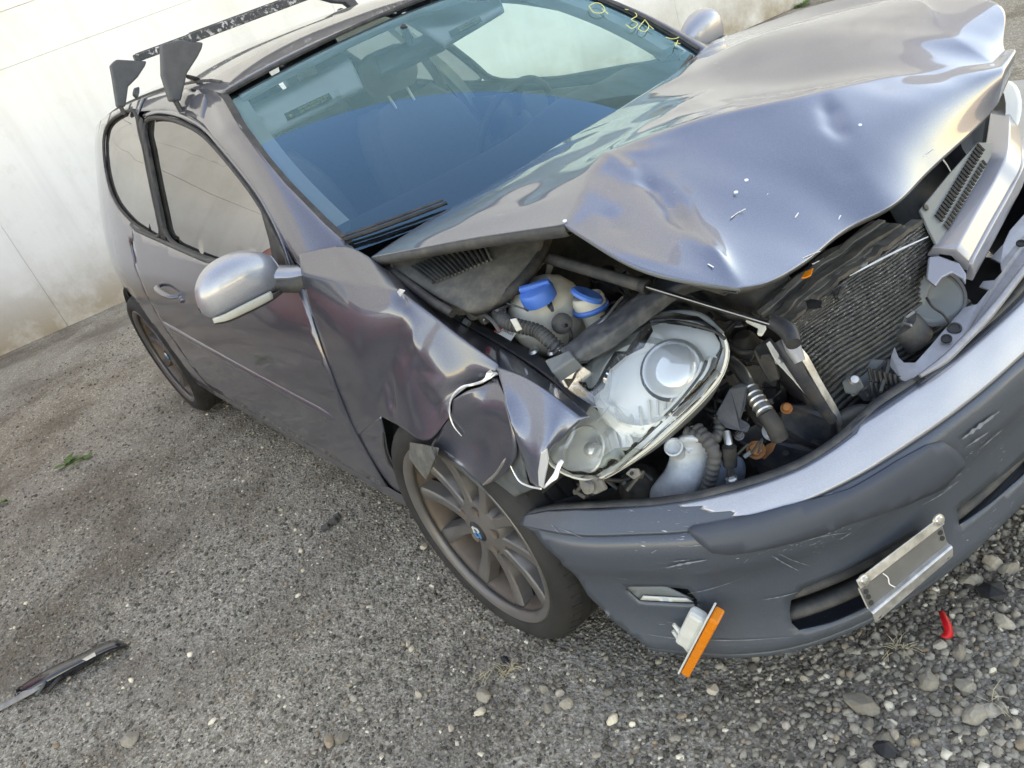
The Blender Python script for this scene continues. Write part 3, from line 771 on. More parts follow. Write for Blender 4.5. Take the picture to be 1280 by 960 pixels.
# headliner and pillar trims
G = np.array([[ROOF(x, s*.97) + np.array([0, 0, -.030]) for s in np.linspace(-1, 1, 13)] for x in np.linspace(-1.05, -2.95, 13)])
grid('headliner', G, HEADL, car)
for s in (-1, 1):
    S2 = offs(SIDE if s < 0 else SIDEL, -.05)
    g = [S2(-1.86, 1.34), S2(-1.84, 1.18), S2(-1.79, 1.0), S2(-1.80, .80), S2(-1.82, .60)]
    tube('pillar_lining', g, .045, TRIM, car, n=4, prof=[(-1.0, -.45), (1.0, -.45), (1.0, .45), (-1.0, .45)])
    g = [np.array([-1.80, s*.575, 1.27]), np.array([-1.78, s*.66, .98]), np.array([-1.74, s*.70, .45])]
    tube('seat_belt', g, .022, BLACK, car, n=5, prof=[(-1, -.06), (1, -.06), (1, .06), (-1, .06)])
    g = [S2(-2.2, .62), S2(-2.3, .95), S2(-2.75, 1.02), S2(-2.9, .62)]
    panel('side_lining', [(-.55, .30), (-.55, .90), (-2.6, .95), (-2.95, .9), (-2.95, .32)], offs(SIDE if s < 0 else SIDEL, -.055), LININGM, car, step=.12, flip=s < 0, thick=.004)
    S3 = offs(SIDE if s < 0 else SIDEL, -.11); C2 = [S3(-2.72, 1.30), S3(-2.80, 1.2), S3(-2.78, 1.0)]
    tube('rear_pillar_lining', C2, .05, TRIM, car, n=4, prof=[(-1.0, -.3), (1.0, -.3), (1.0, .3), (-1.0, .3)])
    g = [WIND(s*(WE(b) - .03), b) + np.array([-.05, -s*.012, -.03]) for b in np.linspace(.1, .98, 6)]
    tube('front_pillar_lining', g, .03, TRIM, car, n=3, prof=[(-1.0, -.6), (1.0, -.6), (1.0, .6), (-1.0, .6)])
# sun visors
def visor(corners, label=None):
    q = [inglass(u, v, .085) for (u, v) in corners]
    G = []
    A, B, Cc, D = q
    for t in np.linspace(0, 1, 5):
        G.append([A*(1-s)*(1-t) + B*s*(1-t) + Cc*s*t + D*(1-s)*t for s in np.linspace(0, 1, 7)])
    o = grid('sun_visor', np.array(G), VISOR, car, thick=.022, offset=0, bevel=.009, label=label); o.modifiers.move(0, 0)
    return q, o
def quadlabel(name, corners, d, m, parent, thick=.0008):
    q = [inglass(u, v, d) for (u, v) in corners]; return plate(name, q, thick, m, parent, bevel=0)
q, v1 = visor([(291, 146), (438, 74), (455, 110), (336, 172)], 'lowered visor with a yellow warning label')
lb = quadlabel('warning_label', [(355, 142), (411, 116), (415.5, 123), (359, 150.5)], .0725, BLACKPR, v1)
quadlabel('warning_symbol', [(416, 114), (422, 111), (426, 118), (420, 121)], .0725, WHITEPR, v1)
def label_text(lines, corners, d, m, parent, name='label_text'):
    """lettering laid on a quad: corners top-left, top-right, bottom-right, bottom-left as read in the photo"""
    A, B, Cc, D = [inglass(u, v, d) for (u, v) in corners]
    for i, (txt, s0, s1, t0, t1) in enumerate(lines):
        cu = bpy.data.curves.new(name, 'FONT'); cu.body = txt; cu.size = 1; cu.extrude = .0
        tmp = bpy.data.objects.new('tmp', cu); col.objects.link(tmp); bpy.context.view_layer.update()
        me = bpy.data.meshes.new_from_object(tmp.evaluated_get(bpy.context.evaluated_depsgraph_get()))
        bpy.data.objects.remove(tmp)
        co = np.array([v.co[:] for v in me.vertices]); lo, hi = co.min(0), co.max(0)
        out = []
        for p in co:
            s = s0 + (s1 - s0)*(p[0] - lo[0])/(hi[0] - lo[0]); t = t0 + (t1 - t0)*(hi[1] - p[1])/(hi[1] - lo[1])
            out.append(A*(1-s)*(1-t) + B*s*(1-t) + Cc*s*t + D*(1-s)*t)
        mk(name, out, [tuple(p.vertices) for p in me.polygons], m, parent, smooth=False); bpy.data.meshes.remove(me)
label_text([('DO NOT PLACE CHILD SEAT', .30, .97, .12, .44), ('ON THIS FRONT SEAT', .30, .90, .58, .88), ('!', .07, .14, .45, .9)], [(355, 142), (411, 116), (415.5, 123), (359, 150.5)], .0710, YELLOW, v1)
q, v2 = visor([(508, 26), (618, -20), (630, 12), (556, 58)], 'lowered visor on the driver side')
quadlabel('warning_label', [(560, 39.5), (599, 20), (603, 26.5), (564, 46)], .0725, BLACKPR, v2)
label_text([('DO NOT PLACE CHILD SEAT', .30, .97, .12, .44), ('ON THIS FRONT SEAT', .30, .90, .58, .88)], [(560, 39.5), (599, 20), (603, 26.5), (564, 46)], .0710, YELLOW, v2)
# inner mirror
q = [inglass(u, v, .13) for (u, v) in ((466, 68), (551, 33), (557, 52), (474, 91))]
im = plate('rear_view_mirror', q, .03, GREYP, car, bevel=.008)
quadm = [inglass(u, v, .17) for (u, v) in ((466, 68), (551, 33), (557, 52), (474, 91))]
tube('mirror_stalk', [inglass(505, 35, .01), inglass(512, 52, .12)], .012, DASHM, im, 8)

tube('header_trim', [WIND(y, .985) - nrm(WIND, y, .985)*.030 for y in np.linspace(-.56, .56, 15)], .014, TRIM, car, 8)
for s in (-1, 1): tube('grab_handle', [ROOF(-1.20, s*.93) - [0, 0, .05], ROOF(-1.32, s*.88) - [0, 0, .075], ROOF(-1.44, s*.93) - [0, 0, .05]], .010, TRIM, car, 8, 5)
# ------------------------------------------------------------------ door mirrors
def door_mirror(sgn):
    """shell as lofted ellipses from the foot outwards"""
    m_ = lambda p: np.array([p[0], p[1]*(1 if sgn < 0 else -1), p[2]])
    # sections along y (outwards), each: x centre, z centre, half depth, half height
    secs = [(-.840, -.545, .956, .030, .042), (-.862, -.545, .961, .050, .062), (-.90, -.542, .968, .062, .076), (-.94, -.542, .972, .066, .080), (-.985, -.545, .972, .064, .077), (-1.02, -.552, .966, .054, .066), (-1.045, -.562, .957, .034, .044), (-1.053, -.567, .952, .006, .010)]
    V = []; K = 28
    for (y, xc, zc, hd, hh) in secs:
        for k in range(K):
            t = 2*np.pi*k/K; cx, cz = np.cos(t), np.sin(t)
            e = .75
            x = xc + hd*np.sign(cx)*abs(cx)**e*(1.0 if cx > 0 else .35); z = zc + hh*np.sign(cz)*abs(cz)**e*(1.0 if cz > 0 else .72)
            V.append(m_((x, y, z)))
    F = gridfaces(len(secs), K, True) + [tuple(range(K))]
    if sgn > 0: F = [f[::-1] for f in F]
    o = mk('door_mirror', V, F, SILVER_PAINT, car, label='silver door mirror with clear turn signal in its lower edge' if sgn < 0 else 'far door mirror beyond the windscreen pillar')
    o.modifiers.new('sub', 'SUBSURF').levels = 1; o.modifiers['sub'].render_levels = 2
    # lower black half + lamp
    lam = []
    for (y, xc, zc, hd, hh) in secs[1:-1]:
        row = []
        for t in np.radians(np.linspace(-82, 10, 8)):
            cx, cz = np.cos(t), np.sin(t); e = .75
            row.append(m_((xc + (hd + .003)*np.sign(cx)*abs(cx)**e, y, zc - .012 + (hh + .003)*np.sign(cz)*abs(cz)**e*.72)))
        lam.append(row)
    lam = np.array(lam)
    grid('mirror_base_trim', crgrid(lam[:, :5], 4)[:, :], DARK, o, thick=.003)
    grid('turn_signal', crgrid(lam[1:, 3:6] + np.array([.002, 0, 0]), 4), LAMPW, o, thick=.005)
    grid('turn_signal_lens', crgrid(lam[1:, 3:6] + np.array([.004, 0, 0]), 4), LENSC, o, thick=.001)
    # foot
    ft = [m_((-.490, -.795, .915)), m_((-.510, -.820, .920)), m_((-.530, -.848, .932)), m_((-.542, -.880, .944))]
    tube('mirror_foot', ft, [.050, .048, .046, .044], DARK, o, n=4, prof=[(np.cos(t)*1.0, np.sin(t)*.62) for t in np.linspace(0, 2*np.pi, 14, endpoint=False)])
    tube('mirror_foot_cap', [p + np.array([.006, 0, .022]) for p in ft], [.036, .037, .038, .038], SILVER_PAINT, o, n=4, prof=[(np.cos(t)*1.0, np.sin(t)*.45) for t in np.linspace(0, 2*np.pi, 14, endpoint=False)])
SILVER_PAINT = paint_mat('mirror_shell_paint', (.26, .28, .32), (.36, .38, .43), rough=.42, dust=.06, metal=.6, crough=.08)
LAMPW = plastic('lamp_body', (.52, .53, .50), .3, .3, (.3, .28, .25), 20)
door_mirror(-1); door_mirror(1)
# ------------------------------------------------------------------ hood, buckled into a tent and folded down at the front
def ridge(Pts, line, amp, w, dirn, sharp=True):
    """raise (or sink) a sheet along a polyline of 3-D points"""
    line = np.asarray(line, float); d = np.full(Pts.shape[:-1], 1e9); ends = np.zeros(Pts.shape[:-1])
    L_ = np.linalg.norm(np.diff(line, axis=0), axis=1); acc = np.concatenate([[0], np.cumsum(L_)]); tot = acc[-1]
    for i, (a, b) in enumerate(zip(line[:-1], line[1:])):
        ab = b - a; t = np.clip(((Pts - a) @ ab) / (ab @ ab), 0, 1); q = a + t[..., None]*ab
        dd = np.linalg.norm(Pts - q, axis=-1); m = dd < d; d = np.where(m, dd, d); ends = np.where(m, (acc[i] + t*L_[i])/tot, ends)
    f = np.exp(-d/w) if sharp else np.exp(-(d/w)**2)
    env = np.clip(np.minimum(ends, 1 - ends)*4 + .25, 0, 1)
    return Pts + (amp*f*env)[..., None]*np.asarray(dirn, float)
H0 = [Z(462, 322, .955), np.array([-.19, -.60, .978]), np.array([-.155, -.42, .988]), np.array([-.14, -.2, .997]), np.array([-.14, 0, 1.0]), np.array([-.15, .2, 1.0]), np.array([-.19, .4, 1.0]), np.array([-.26, .60, .998]), np.array([-.33, .735, .985])]
H3 = [Z(705, 280, 1.03), Z(728, 238, 1.052), Z(757, 195, 1.068), Z(870, 150, 1.062), Z(1000, 120, 1.03), Z(1100, 97, .987), Z(1170, 88, .950), Z(1240, 78, .912), Z(1256, 62, .905)]
H5 = [Z(925, 362, .90), Z(962, 352, .885), Z(1005, 328, .87), Z(1062, 285, .855), Z(1120, 255, .85), Z(1163, 213, .842), Z(1220, 160, .842), Z(1247, 130, .848), Z(1262, 96, .86)]
H1 = []; H2 = []; H4 = []
for j in range(9):
    a, b, c = H0[j], H3[j], H5[j]
    H1.append(a*.62 + b*.38 + np.array([0, 0, .012])); H2.append(a*.28 + b*.72 + np.array([0, 0, .000]))
    H4.append(b*.48 + c*.52 + (np.array([.010, 0, .008]) if j < 5 else np.array([.018, 0, .024])))
H1[0] = Z(560, 304, .985); H2[0] = Z(640, 290, 1.012); H4[0] = Z(800, 335, .972)
H1[7] = Z(1118, -1, 1.02); H2[7] = Z(1182, 40, .975)
H1[8] = np.array([.12, .765, 1.03]); H2[8] = Z(1235, 0, .972)
H1[6] = np.array([.08, .42, 1.045]); H2[6] = np.array([.36, .37, 1.02])
H6 = [p + np.array([-.018, 0, -.016]) for p in H5]; H6[0] = H5[0] + np.array([-.02, .012, -.012])
HG = np.array([H0, H1, H2, H3, H4, H5])
NS = 14
HP = crgrid(HG, NS, rb=(3,), cb=(7,))
upn = np.array([.35, -.25, .9]); upn /= np.linalg.norm(upn)
# dents and secondary folds measured on the photograph
HP = ridge(HP, [Z(757, 195, 1.065), Z(795, 212, 1.05), Z(830, 220, 1.03), Z(850, 232, 1.015), Z(868, 268, .99), Z(895, 315, .94), Z(922, 352, .91)], .028, .015, upn)
HP = ridge(HP, [Z(800, 222, 1.03), Z(826, 232, 1.02), Z(838, 250, 1.0), Z(850, 285, .97)], -.018, .020, upn, False)
HP = ridge(HP, [Z(798, 206, 1.045), Z(832, 224, 1.025), Z(846, 252, 1.0), Z(858, 292, .965)], -.016, .007, upn)
HP = ridge(HP, [Z(760, 270, 1.01), Z(772, 300, .99)], -.010, .016, upn, False)
HP = ridge(HP, [Z(1036, 124, 1.01), Z(1044, 148, .99), Z(1066, 160, .975)], -.014, .020, upn, False)
HP = ridge(HP, [Z(1034, 121, 1.012), Z(1038, 138, 1.0), Z(1042, 152, .988)], -.016, .006, upn)
HP = ridge(HP, [Z(1042, 152, .988), Z(1056, 160, .98), Z(1070, 166, .97)], -.014, .006, upn)
HP = ridge(HP, [Z(1072, 158, .98), Z(1086, 182, .955), Z(1102, 212, .92), Z(1116, 246, .875)], .028, .010, upn)
HP = ridge(HP, [Z(1052, 190, .955), Z(1075, 205, .94), Z(1096, 235, .90)], -.010, .030, upn, False)
HP = ridge(HP, [Z(700, 250, 1.035), Z(640, 275, 1.01), Z(560, 296, .98)], .005, .02, upn)
HP = ridge(HP, [Z(905, 92, 1.02), Z(800, 165, 1.04), Z(735, 225, 1.05)], .008, .018, upn)
HP = ridge(HP, [Z(1010, 35, 1.06), Z(905, 125, 1.06), Z(860, 150, 1.06)], .010, .030, upn)
HP = ridge(HP, [Z(800, 120, 1.0), Z(850, 95, 1.01), Z(890, 62, 1.0)], .006, .02, upn)
HP = ridge(HP, [Z(705, 281, 1.03), Z(735, 240, 1.055), Z(757, 196, 1.068)], .010, .006, upn)
HP = ridge(HP, [Z(757, 196, 1.066), Z(800, 190, 1.055), Z(850, 172, 1.055)], .006, .006, upn)
HP = ridge(HP, [Z(838, 236, 1.012), Z(860, 262, .99), Z(885, 302, .955)], -.010, .007, upn)
HP = ridge(HP, [Z(1036, 124, 1.01), Z(1056, 140, .995), Z(1076, 156, .98)], .008, .006, upn)
HP = ridge(HP, [Z(1040, 150, .985), Z(1062, 172, .965), Z(1085, 186, .95)], -.008, .007, upn)
HP = ridge(HP, [Z(725, 300, 1.0), Z(790, 318, .985), Z(850, 330, .96), Z(900, 345, .93)], .005, .008, upn)
HP = HP + (noise3(HP, 7, 3)*.0022 + noise3(HP, 16, 5)*.0008)[..., None]*upn
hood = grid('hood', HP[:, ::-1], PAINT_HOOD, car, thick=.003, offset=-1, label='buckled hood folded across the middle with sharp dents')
hood.modifiers.new('sub', 'SUBSURF').levels = 1; hood.modifiers['sub'].render_levels = 1; hood.modifiers.move(1, 0)
# turned-under flange of the right edge, rear half and front half, and under-frame
e1 = HP[:3*NS + 1, 0]; e2 = HP[3*NS:, 0]
fl = np.array([e1, e1 + np.array([.004, -.004, -.012]), e1 + np.array([.0, .004, -.024]), e1 + np.array([-.004, .028, -.026])])
grid('hood_flange', fl, DARK, hood, thick=.002)
fl2 = np.array([e2 + np.array([0, 0, -.002]), e2 + np.array([-.006, .006, -.010]), e2 + np.array([-.016, .022, -.010])])
grid('hood_flange', fl2, GREYP, hood, thick=.002)
fr = HP[-1]
fl3 = np.array([fr, fr + np.array([-.010, 0, -.010]), fr + np.array([-.034, 0, -.008])]); grid('hood_flange', fl3, DARK, hood, thick=.002)
und = crgrid(HG[:, :] + np.array([-.02, 0, -.045]), 4, rb=(3,), cb=(7,)); und[:, 0, 1] += .05; und[0, :, 0] += .03; und[-1, :, 0] -= .05; und[-1, :, 2] += .01
cen = und.mean((0, 1)); und = cen + (und - cen)*np.array([.95, .93, 1.0]); und[..., 2] -= .006
grid('hood_underside', und, DARK, hood, thick=.003)
def hoodpt(u, v, lift=.002):
    pp = proj(HP); k = np.argmin(((pp - np.array([u, v]))**2).sum(-1)); p = HP.reshape(-1, 3)[k]
    d = ray(u, v); t = (p - CAM) @ d; return CAM + d*(t - lift)
for sc_ in ([(914, 272), (922, 266), (932, 261)], [(952, 248), (960, 242)], [(994, 272), (998, 266)], [(1047, 276), (1051, 269)], [(1003, 323), (1014, 318), (1025, 314)], [(1153, 196), (1160, 192), (1168, 186)], [(1185, 186), (1192, 183)], [(885, 330), (892, 334)], [(1016, 330), (1024, 326)]):
    tube('hood_scratch', [hoodpt(*q) for q in sc_], .0011, TORN, hood, 5, prof=[(-1, -.3), (1, -.3), (1, .3), (-1, .3)])
# two sharp paint chips where the fold tore
for (u, v, z) in ((706, 276, 1.034), (1075, 156, .985), (1112, 222, .915), (920, 240, .97), (933, 225, .97)):
    c = hoodpt(u, v, .001); lathe('paint_chip', [(0, .001), (.0025, .0008), (.004, 0)], c, upn, TORN, hood, 7)

# ------------------------------------------------------------------ front fender
def G_(rows): return np.array([[Y(*q) for q in r] for r in rows])
FA = G_([[(374, 318, -.800), (434, 308, -.735), (486, 338, -.726), (530, 373, -.714), (575, 404, -.706), (622, 431, -.702)],
         [(377, 343, -.832), (438, 353, -.812), (498, 364, -.792), (533, 388, -.786), (574, 420, -.790), (622, 455, -.790)],
         [(387, 387, -.847), (440, 396, -.848), (502, 388, -.812), (527, 420, -.812), (567, 450, -.812), (619, 467, -.800)],
         [(409, 455, -.872), (445, 450, -.872), (498, 428, -.832), (521, 455, -.838), (556, 479, -.835), (590, 481, -.815)],
         [(435, 520, -.880), (458, 508, -.880), (480, 478, -.858), (508, 492, -.866), (543, 512, -.862), (563, 503, -.850)],
         [(447, 545, -.880), (464, 530, -.881), (476, 520, -.878), (500, 533, -.890), (533, 551, -.898), (563, 520, -.868)]])
FP = crgrid(FA, 9, rb=(1,), cb=(2,))
out = np.array([.1, -.85, .5]); out /= np.linalg.norm(out)
FP = ridge(FP, [Y(498, 362, -.785), Y(503, 395, -.83), Y(500, 430, -.846), Y(502, 450, -.845)], -.020, .009, out)
FP = ridge(FP, [Y(512, 400, -.82), Y(522, 430, -.82), Y(524, 440, -.82)], .010, .010, out)
FP = ridge(FP, [Y(480, 470, -.86), Y(487, 490, -.866), Y(492, 515, -.875)], -.012, .014, out, False)
FP = ridge(FP, [Y(455, 470, -.875), Y(470, 500, -.878)], .006, .03, out, False)
FP = ridge(FP, [Y(540, 420, -.79), Y(560, 470, -.825), Y(540, 500, -.855)], .010, .05, out, False)
FP = FP + (noise3(FP, 9, 11)*.0018)[..., None]*out
fender = grid('front_fender', FP[:, ::-1], PAINT, car, thick=.0025, offset=-1, label='front fender creased, torn and pushed back over the wheel')
fender.modifiers.new('sub', 'SUBSURF').levels = 1; fender.modifiers['sub'].render_levels = 1; fender.modifiers.move(1, 0)
# rear foot of the fender behind the wheel
FB = G_([[(447, 545, -.880), (464, 530, -.881), (476, 520, -.880)], [(459, 566, -.877), (472, 553, -.880), (481, 543, -.880)], [(470, 585, -.870), (480, 577, -.877), (486, 568, -.880)], [(487, 606, -.864), (493, 599, -.870), (499, 592, -.874)], [(500, 617, -.858), (505, 612, -.864), (511, 607, -.868)]])
grid('fender_foot', crgrid(FB, 5)[:, ::-1], PAINT, fender, thick=.0025, offset=-1)
tube('fender_torn_edge', [Y(479, 541, -.882), Y(480, 560, -.884), Y(486, 578, -.883), Y(496, 592, -.880), Y(505, 602, -.876)], [.003, .005, .005, .004, .003], DARK, fender, 6, 4)
# pushed-in flap below the tear
FC = G_([[(566, 500, -.862), (584, 489, -.846), (604, 482, -.826), (621, 470, -.798)], [(563, 520, -.872), (588, 516, -.856), (611, 512, -.847), (634, 505, -.840)], [(549, 540, -.884), (587, 548, -.868), (614, 550, -.862), (643, 545, -.862)], [(541, 552, -.891), (580, 574, -.887), (613, 586, -.880), (644, 572, -.872)], [(538, 557, -.894), (575, 582, -.896), (603, 606, -.893), (628, 594, -.884)]])
FCp = crgrid(FC, 7); FCp = FCp + (noise3(FCp, 14, 4)*.002)[..., None]*out
grid('fender_flap', FCp[:, ::-1], PAINT, fender, thick=.0025, offset=-1)
# bent nose of the fender beside the headlight
FD = G_([[(622, 431, -.702), (660, 456, -.716), (700, 487, -.745), (736, 520, -.785)], [(622, 460, -.796), (657, 473, -.800), (694, 497, -.806), (728, 524, -.800)], [(636, 503, -.836), (662, 529, -.846), (686, 546, -.852), (704, 546, -.832)], [(647, 553, -.866), (663, 569, -.876), (679, 573, -.874), (689, 566, -.850)], [(663, 603, -.882), (672, 609, -.890), (679, 608, -.888), (683, 598, -.872)]])
FDp = crgrid(FD, 8, rb=(1,)); FDp = ridge(FDp, [Y(622, 464, -.788), Y(636, 503, -.836), Y(651, 553, -.868)], .010, .014, out); FDp = FDp + (noise3(FDp, 12, 8)*.0012)[..., None]*out
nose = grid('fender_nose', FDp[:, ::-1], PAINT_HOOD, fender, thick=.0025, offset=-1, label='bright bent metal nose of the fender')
# torn bare edges
tube('torn_edge', [Y(622, 466, -.795), Y(612, 470, -.808), Y(603, 477, -.818), Y(590, 481, -.825), Y(577, 484, -.843), Y(566, 495, -.858), Y(562, 508, -.866), Y(563, 521, -.872), Y(568, 534, -.876), Y(577, 545, -.874)], [.004, .0045, .0035, .003, .0025, .0025, .002, .002, .0015, .0008], TORN, fender, 6, 3)
plate('torn_tab', [Y(604, 478, -.822), Y(608, 466, -.812), Y(613, 462, -.81), Y(616, 466, -.808), Y(622, 466, -.80), Y(614, 473, -.812)], .002, TORN, fender)
plate('torn_tab', [Y(496, 365, -.80), Y(499, 361, -.80), Y(506, 363, -.80), Y(500, 371, -.805)], .002, TORN, fender)
plate('torn_tab', [Y(676, 566, -.885), Y(683, 561, -.88), Y(685, 575, -.882), Y(681, 595, -.892), Y(679, 611, -.895), Y(673, 607, -.895), Y(672, 590, -.893)], .004, TORN, fender)
tg = [[(680, 611, -.90), (690, 603, -.89), (697, 598, -.88), (700, 587, -.87), (705, 577, -.86)], [(682, 606, -.895), (689, 596, -.886), (693, 589, -.876), (697, 579, -.866), (702, 574, -.858)]]
patch('torn_tab', G_(tg), TORN, fender, n=4, thick=.003)
tube('torn_edge', [Y(604, 606, -.902), Y(612, 600, -.898), Y(620, 592, -.892), Y(628, 580, -.886), Y(632, 573, -.88)], [.002, .004, .003, .003, .001], STEEL, fender, 5, 3)
tube('torn_edge', [Y(634, 573, -.872), Y(642, 590, -.876), Y(650, 602, -.88), Y(662, 608, -.885), Y(676, 611, -.89)], [.001, .0015, .0025, .0025, .002], TORN, fender, 5, 3)
# inner wheel liner showing under the fender
LG = G_([[(556, 563, -.893), (580, 578, -.888), (604, 586, -.878), (632, 552, -.858), (652, 556, -.856)], [(575, 585, -.892), (598, 600, -.885), (618, 606, -.872), (640, 598, -.866), (660, 604, -.868)], [(596, 606, -.889), (612, 618, -.880), (630, 626, -.868), (650, 618, -.862), (668, 610, -.862)]])
liner = patch('wheel_liner', LG, LINER, car, n=5, thick=.003)
plate('liner_scrap', [Y(512, 553, -.905), Y(530, 556, -.912), Y(548, 560, -.905), Y(543, 578, -.925), Y(532, 600, -.935), Y(521, 586, -.93), Y(511, 572, -.915)], .003, COWL, liner)
plate('liner_scrap', [Y(538, 557, -.914), Y(543, 574, -.928), Y(533, 599, -.937), Y(530, 592, -.936), Y(538, 572, -.927)], .004, COWL, liner)
G = []
for a in np.radians(np.linspace(35, 200, 22)):
    G.append([np.array([.0 + .365*np.cos(a), -y, .325 + .35*np.sin(a)]) for y in (.835, .70, .50)])
grid('arch_liner', np.array(G), BLACK, liner, thick=.004)

# far-side fender, plain
def FL(x, z): return SIDEL(x, z)
lo = [(-.46, .30), (-.44, .70), (-.47, .92), (-.35, .955), (-.1, .93), (.2, .86), (.42, .76), (.50, .66), (.44, .52)] + [tuple(p) for p in arc(0, .325, .36, 20, 185, 20)]
panel('far_fender', lo, FL, PAINT, car, step=.04, thick=.003)
G = np.array([[SIDEL(x, z), np.array([x, .76 - max(0, x)*.1, z + .02]), np.array([x - .01, .72 - max(0, x)*.1, z])] for x, z in zip(np.linspace(-.38, .45, 10), np.interp(np.linspace(-.38, .45, 10), [-.38, -.1, .2, .45], [.95, .93, .86, .745]))])
grid('far_fender_top', G, PAINT, car, thick=.003)

# ------------------------------------------------------------------ bumper
BPL = np.array([(.20, -.890), (.27, -.887), (.40, -.865), (.51, -.820), (.63, -.755), (.72, -.670), (.80, -.530), (.86, -.330), (.89, -.13), (.90, .03), (.88, .22), (.83, .42), (.74, .60), (.60, .75), (.42, .84), (.25, .88)])
bpl = cr(BPL, 12); bl_ = np.concatenate([[0], np.cumsum(np.linalg.norm(np.diff(bpl, axis=0), axis=1))]); BLEN = bl_[-1]
bprof = pchip([.12, .16, .19, .215, .25, .30, .37, .405, .43, .47, .505, .520, .535, .550, .562, .568], [-.055, -.024, .006, .018, .010, .002, .000, .006, .014, .012, .000, -.011, -.023, -.037, -.050, -.062])
brise = pchip([0, .12, .35, .6, 1.0, 1.4, BLEN], [-.062, -.045, -.018, 0, .012, .012, -.05])
def BUMP(s, t):
    x = np.interp(s, bl_, bpl[:, 0]); y = np.interp(s, bl_, bpl[:, 1]); h = .01
    tx = np.interp(s + h, bl_, bpl[:, 0]) - np.interp(s - h, bl_, bpl[:, 0]); ty = np.interp(s + h, bl_, bpl[:, 1]) - np.interp(s - h, bl_, bpl[:, 1])
    n = np.array([ty, -tx]); n /= np.linalg.norm(n) + 1e-9
    d = float(bprof(t)); return np.array([x + n[0]*d, y + n[1]*d, t + float(brise(s))*(t - .2)/.35])
def B_(pts, s0=.5, t0=.4): return np.array([hit(u, v, BUMP, s0, t0) for (u, v) in pts])
def BO(d):
    def f(s, t):
        p = BUMP(s, t); h = 3e-3; n = np.cross(BUMP(s+h, t) - BUMP(s-h, t), BUMP(s, t+h) - BUMP(s, t-h)); n /= np.linalg.norm(n)
        c = np.array([.2, 0, .4])
        if n @ (p - c) < 0: n = -n
        return p + n*d
    return f
top_px = [(652, 645), (685, 638), (720, 636), (800, 633), (860, 626), (900, 617), (950, 603), (1000, 584), (1040, 560), (1070, 536)]
tb = np.array([hit(u, v, BUMP, s, .54) for (u, v), s in zip(top_px, np.linspace(.08, .95, len(top_px)))])
tb[:, 1] = np.clip(tb[:, 1], .50, .5675)
left_px = [(668, 665), (700, 700), (735, 745), (770, 780), (798, 800)]
lb = np.array([hit(u, v, BUMP, s, t) for (u, v), s, t in zip(left_px, (.1, .13, .18, .22, .28), (.45, .38, .30, .24, .2))])
TS = .512
outl = [[tb[0, 0], min(TS, tb[0, 1])]] + [[s, TS] for s in np.linspace(tb[0, 0] + .05, BLEN - .16, 44)] + [[BLEN - .05, .50], [BLEN - .1, .33], [BLEN - .2, .19]] + [[s, .165] for s in np.linspace(BLEN - .3, lb[-1, 0] + .03, 22)] + lb[::-1].tolist()
slot = B_([(781.5, 737), (786, 733.5), (828, 733.5), (860, 737), (872, 751), (869, 755.5), (800, 752)], .45, .36)
open1 = B_([(987, 764), (989, 749), (1006, 734), (1040, 719), (1107, 687), (1150, 665), (1165, 690), (1083, 760), (1040, 779), (999, 788), (990, 780)], .75, .26)
o1 = open1.copy(); s_hi = o1[:, 0].max()
open2 = B_([(1196, 634), (1236, 606), (1276, 576), (1276, 598), (1240, 628), (1199, 657)], 1.1, .27)
open2 = np.vstack([open2[:3], [[open2[2, 0] + .25, open2[2, 1]], [open2[2, 0] + .30, (open2[2, 1] + open2[3, 1])/2], [open2[2, 0] + .25, open2[3, 1]]], open2[3:]])
def BSURF(s, t):
    p = BUMP(s, t)
    return p + BO_n(s, t)*(.0016*noise3(p, 9, 21))
def BO_n(s, t): return BO(1.)(s, t) - BUMP(s, t)
bumper = panel('bumper_cover', outl, BSURF, PAINT_BUMP, car, holes=[slot, open1, open2], step=.016, thick=.0035, offset=-1, label='scuffed front bumper cover hanging loose and dropped')
# make sure the cover's normals face outwards
def face_out(o, centre):
    me = o.data; c = np.array(centre)
    a = sum(np.dot(np.array(p.normal), np.array(p.center) - c)*p.area for p in me.polygons)
    if a < 0: me.flip_normals()
face_out(bumper, (.3, 0, .35))
# rolled inner lip along the top edge
tl = np.array([BUMP(*q) for q in np.vstack([tb, [[s, .5675] for s in np.linspace(tb[-1, 0] + .06, BLEN - .25, 16)]])]); tl = cr(tl, 3)
inn = np.array([.25, 0.]) - tl[:, :2]; inn /= np.linalg.norm(inn, axis=1)[:, None]; inn = np.concatenate([inn, np.zeros((len(tl), 1))], 1)
lipg = grid('bumper_lip', np.array([tl, tl + inn*.010 + [0, 0, .003], tl + inn*.024 + [0, 0, -.002], tl + inn*.026 + [0, 0, -.020]]), DARK, bumper, thick=.002)
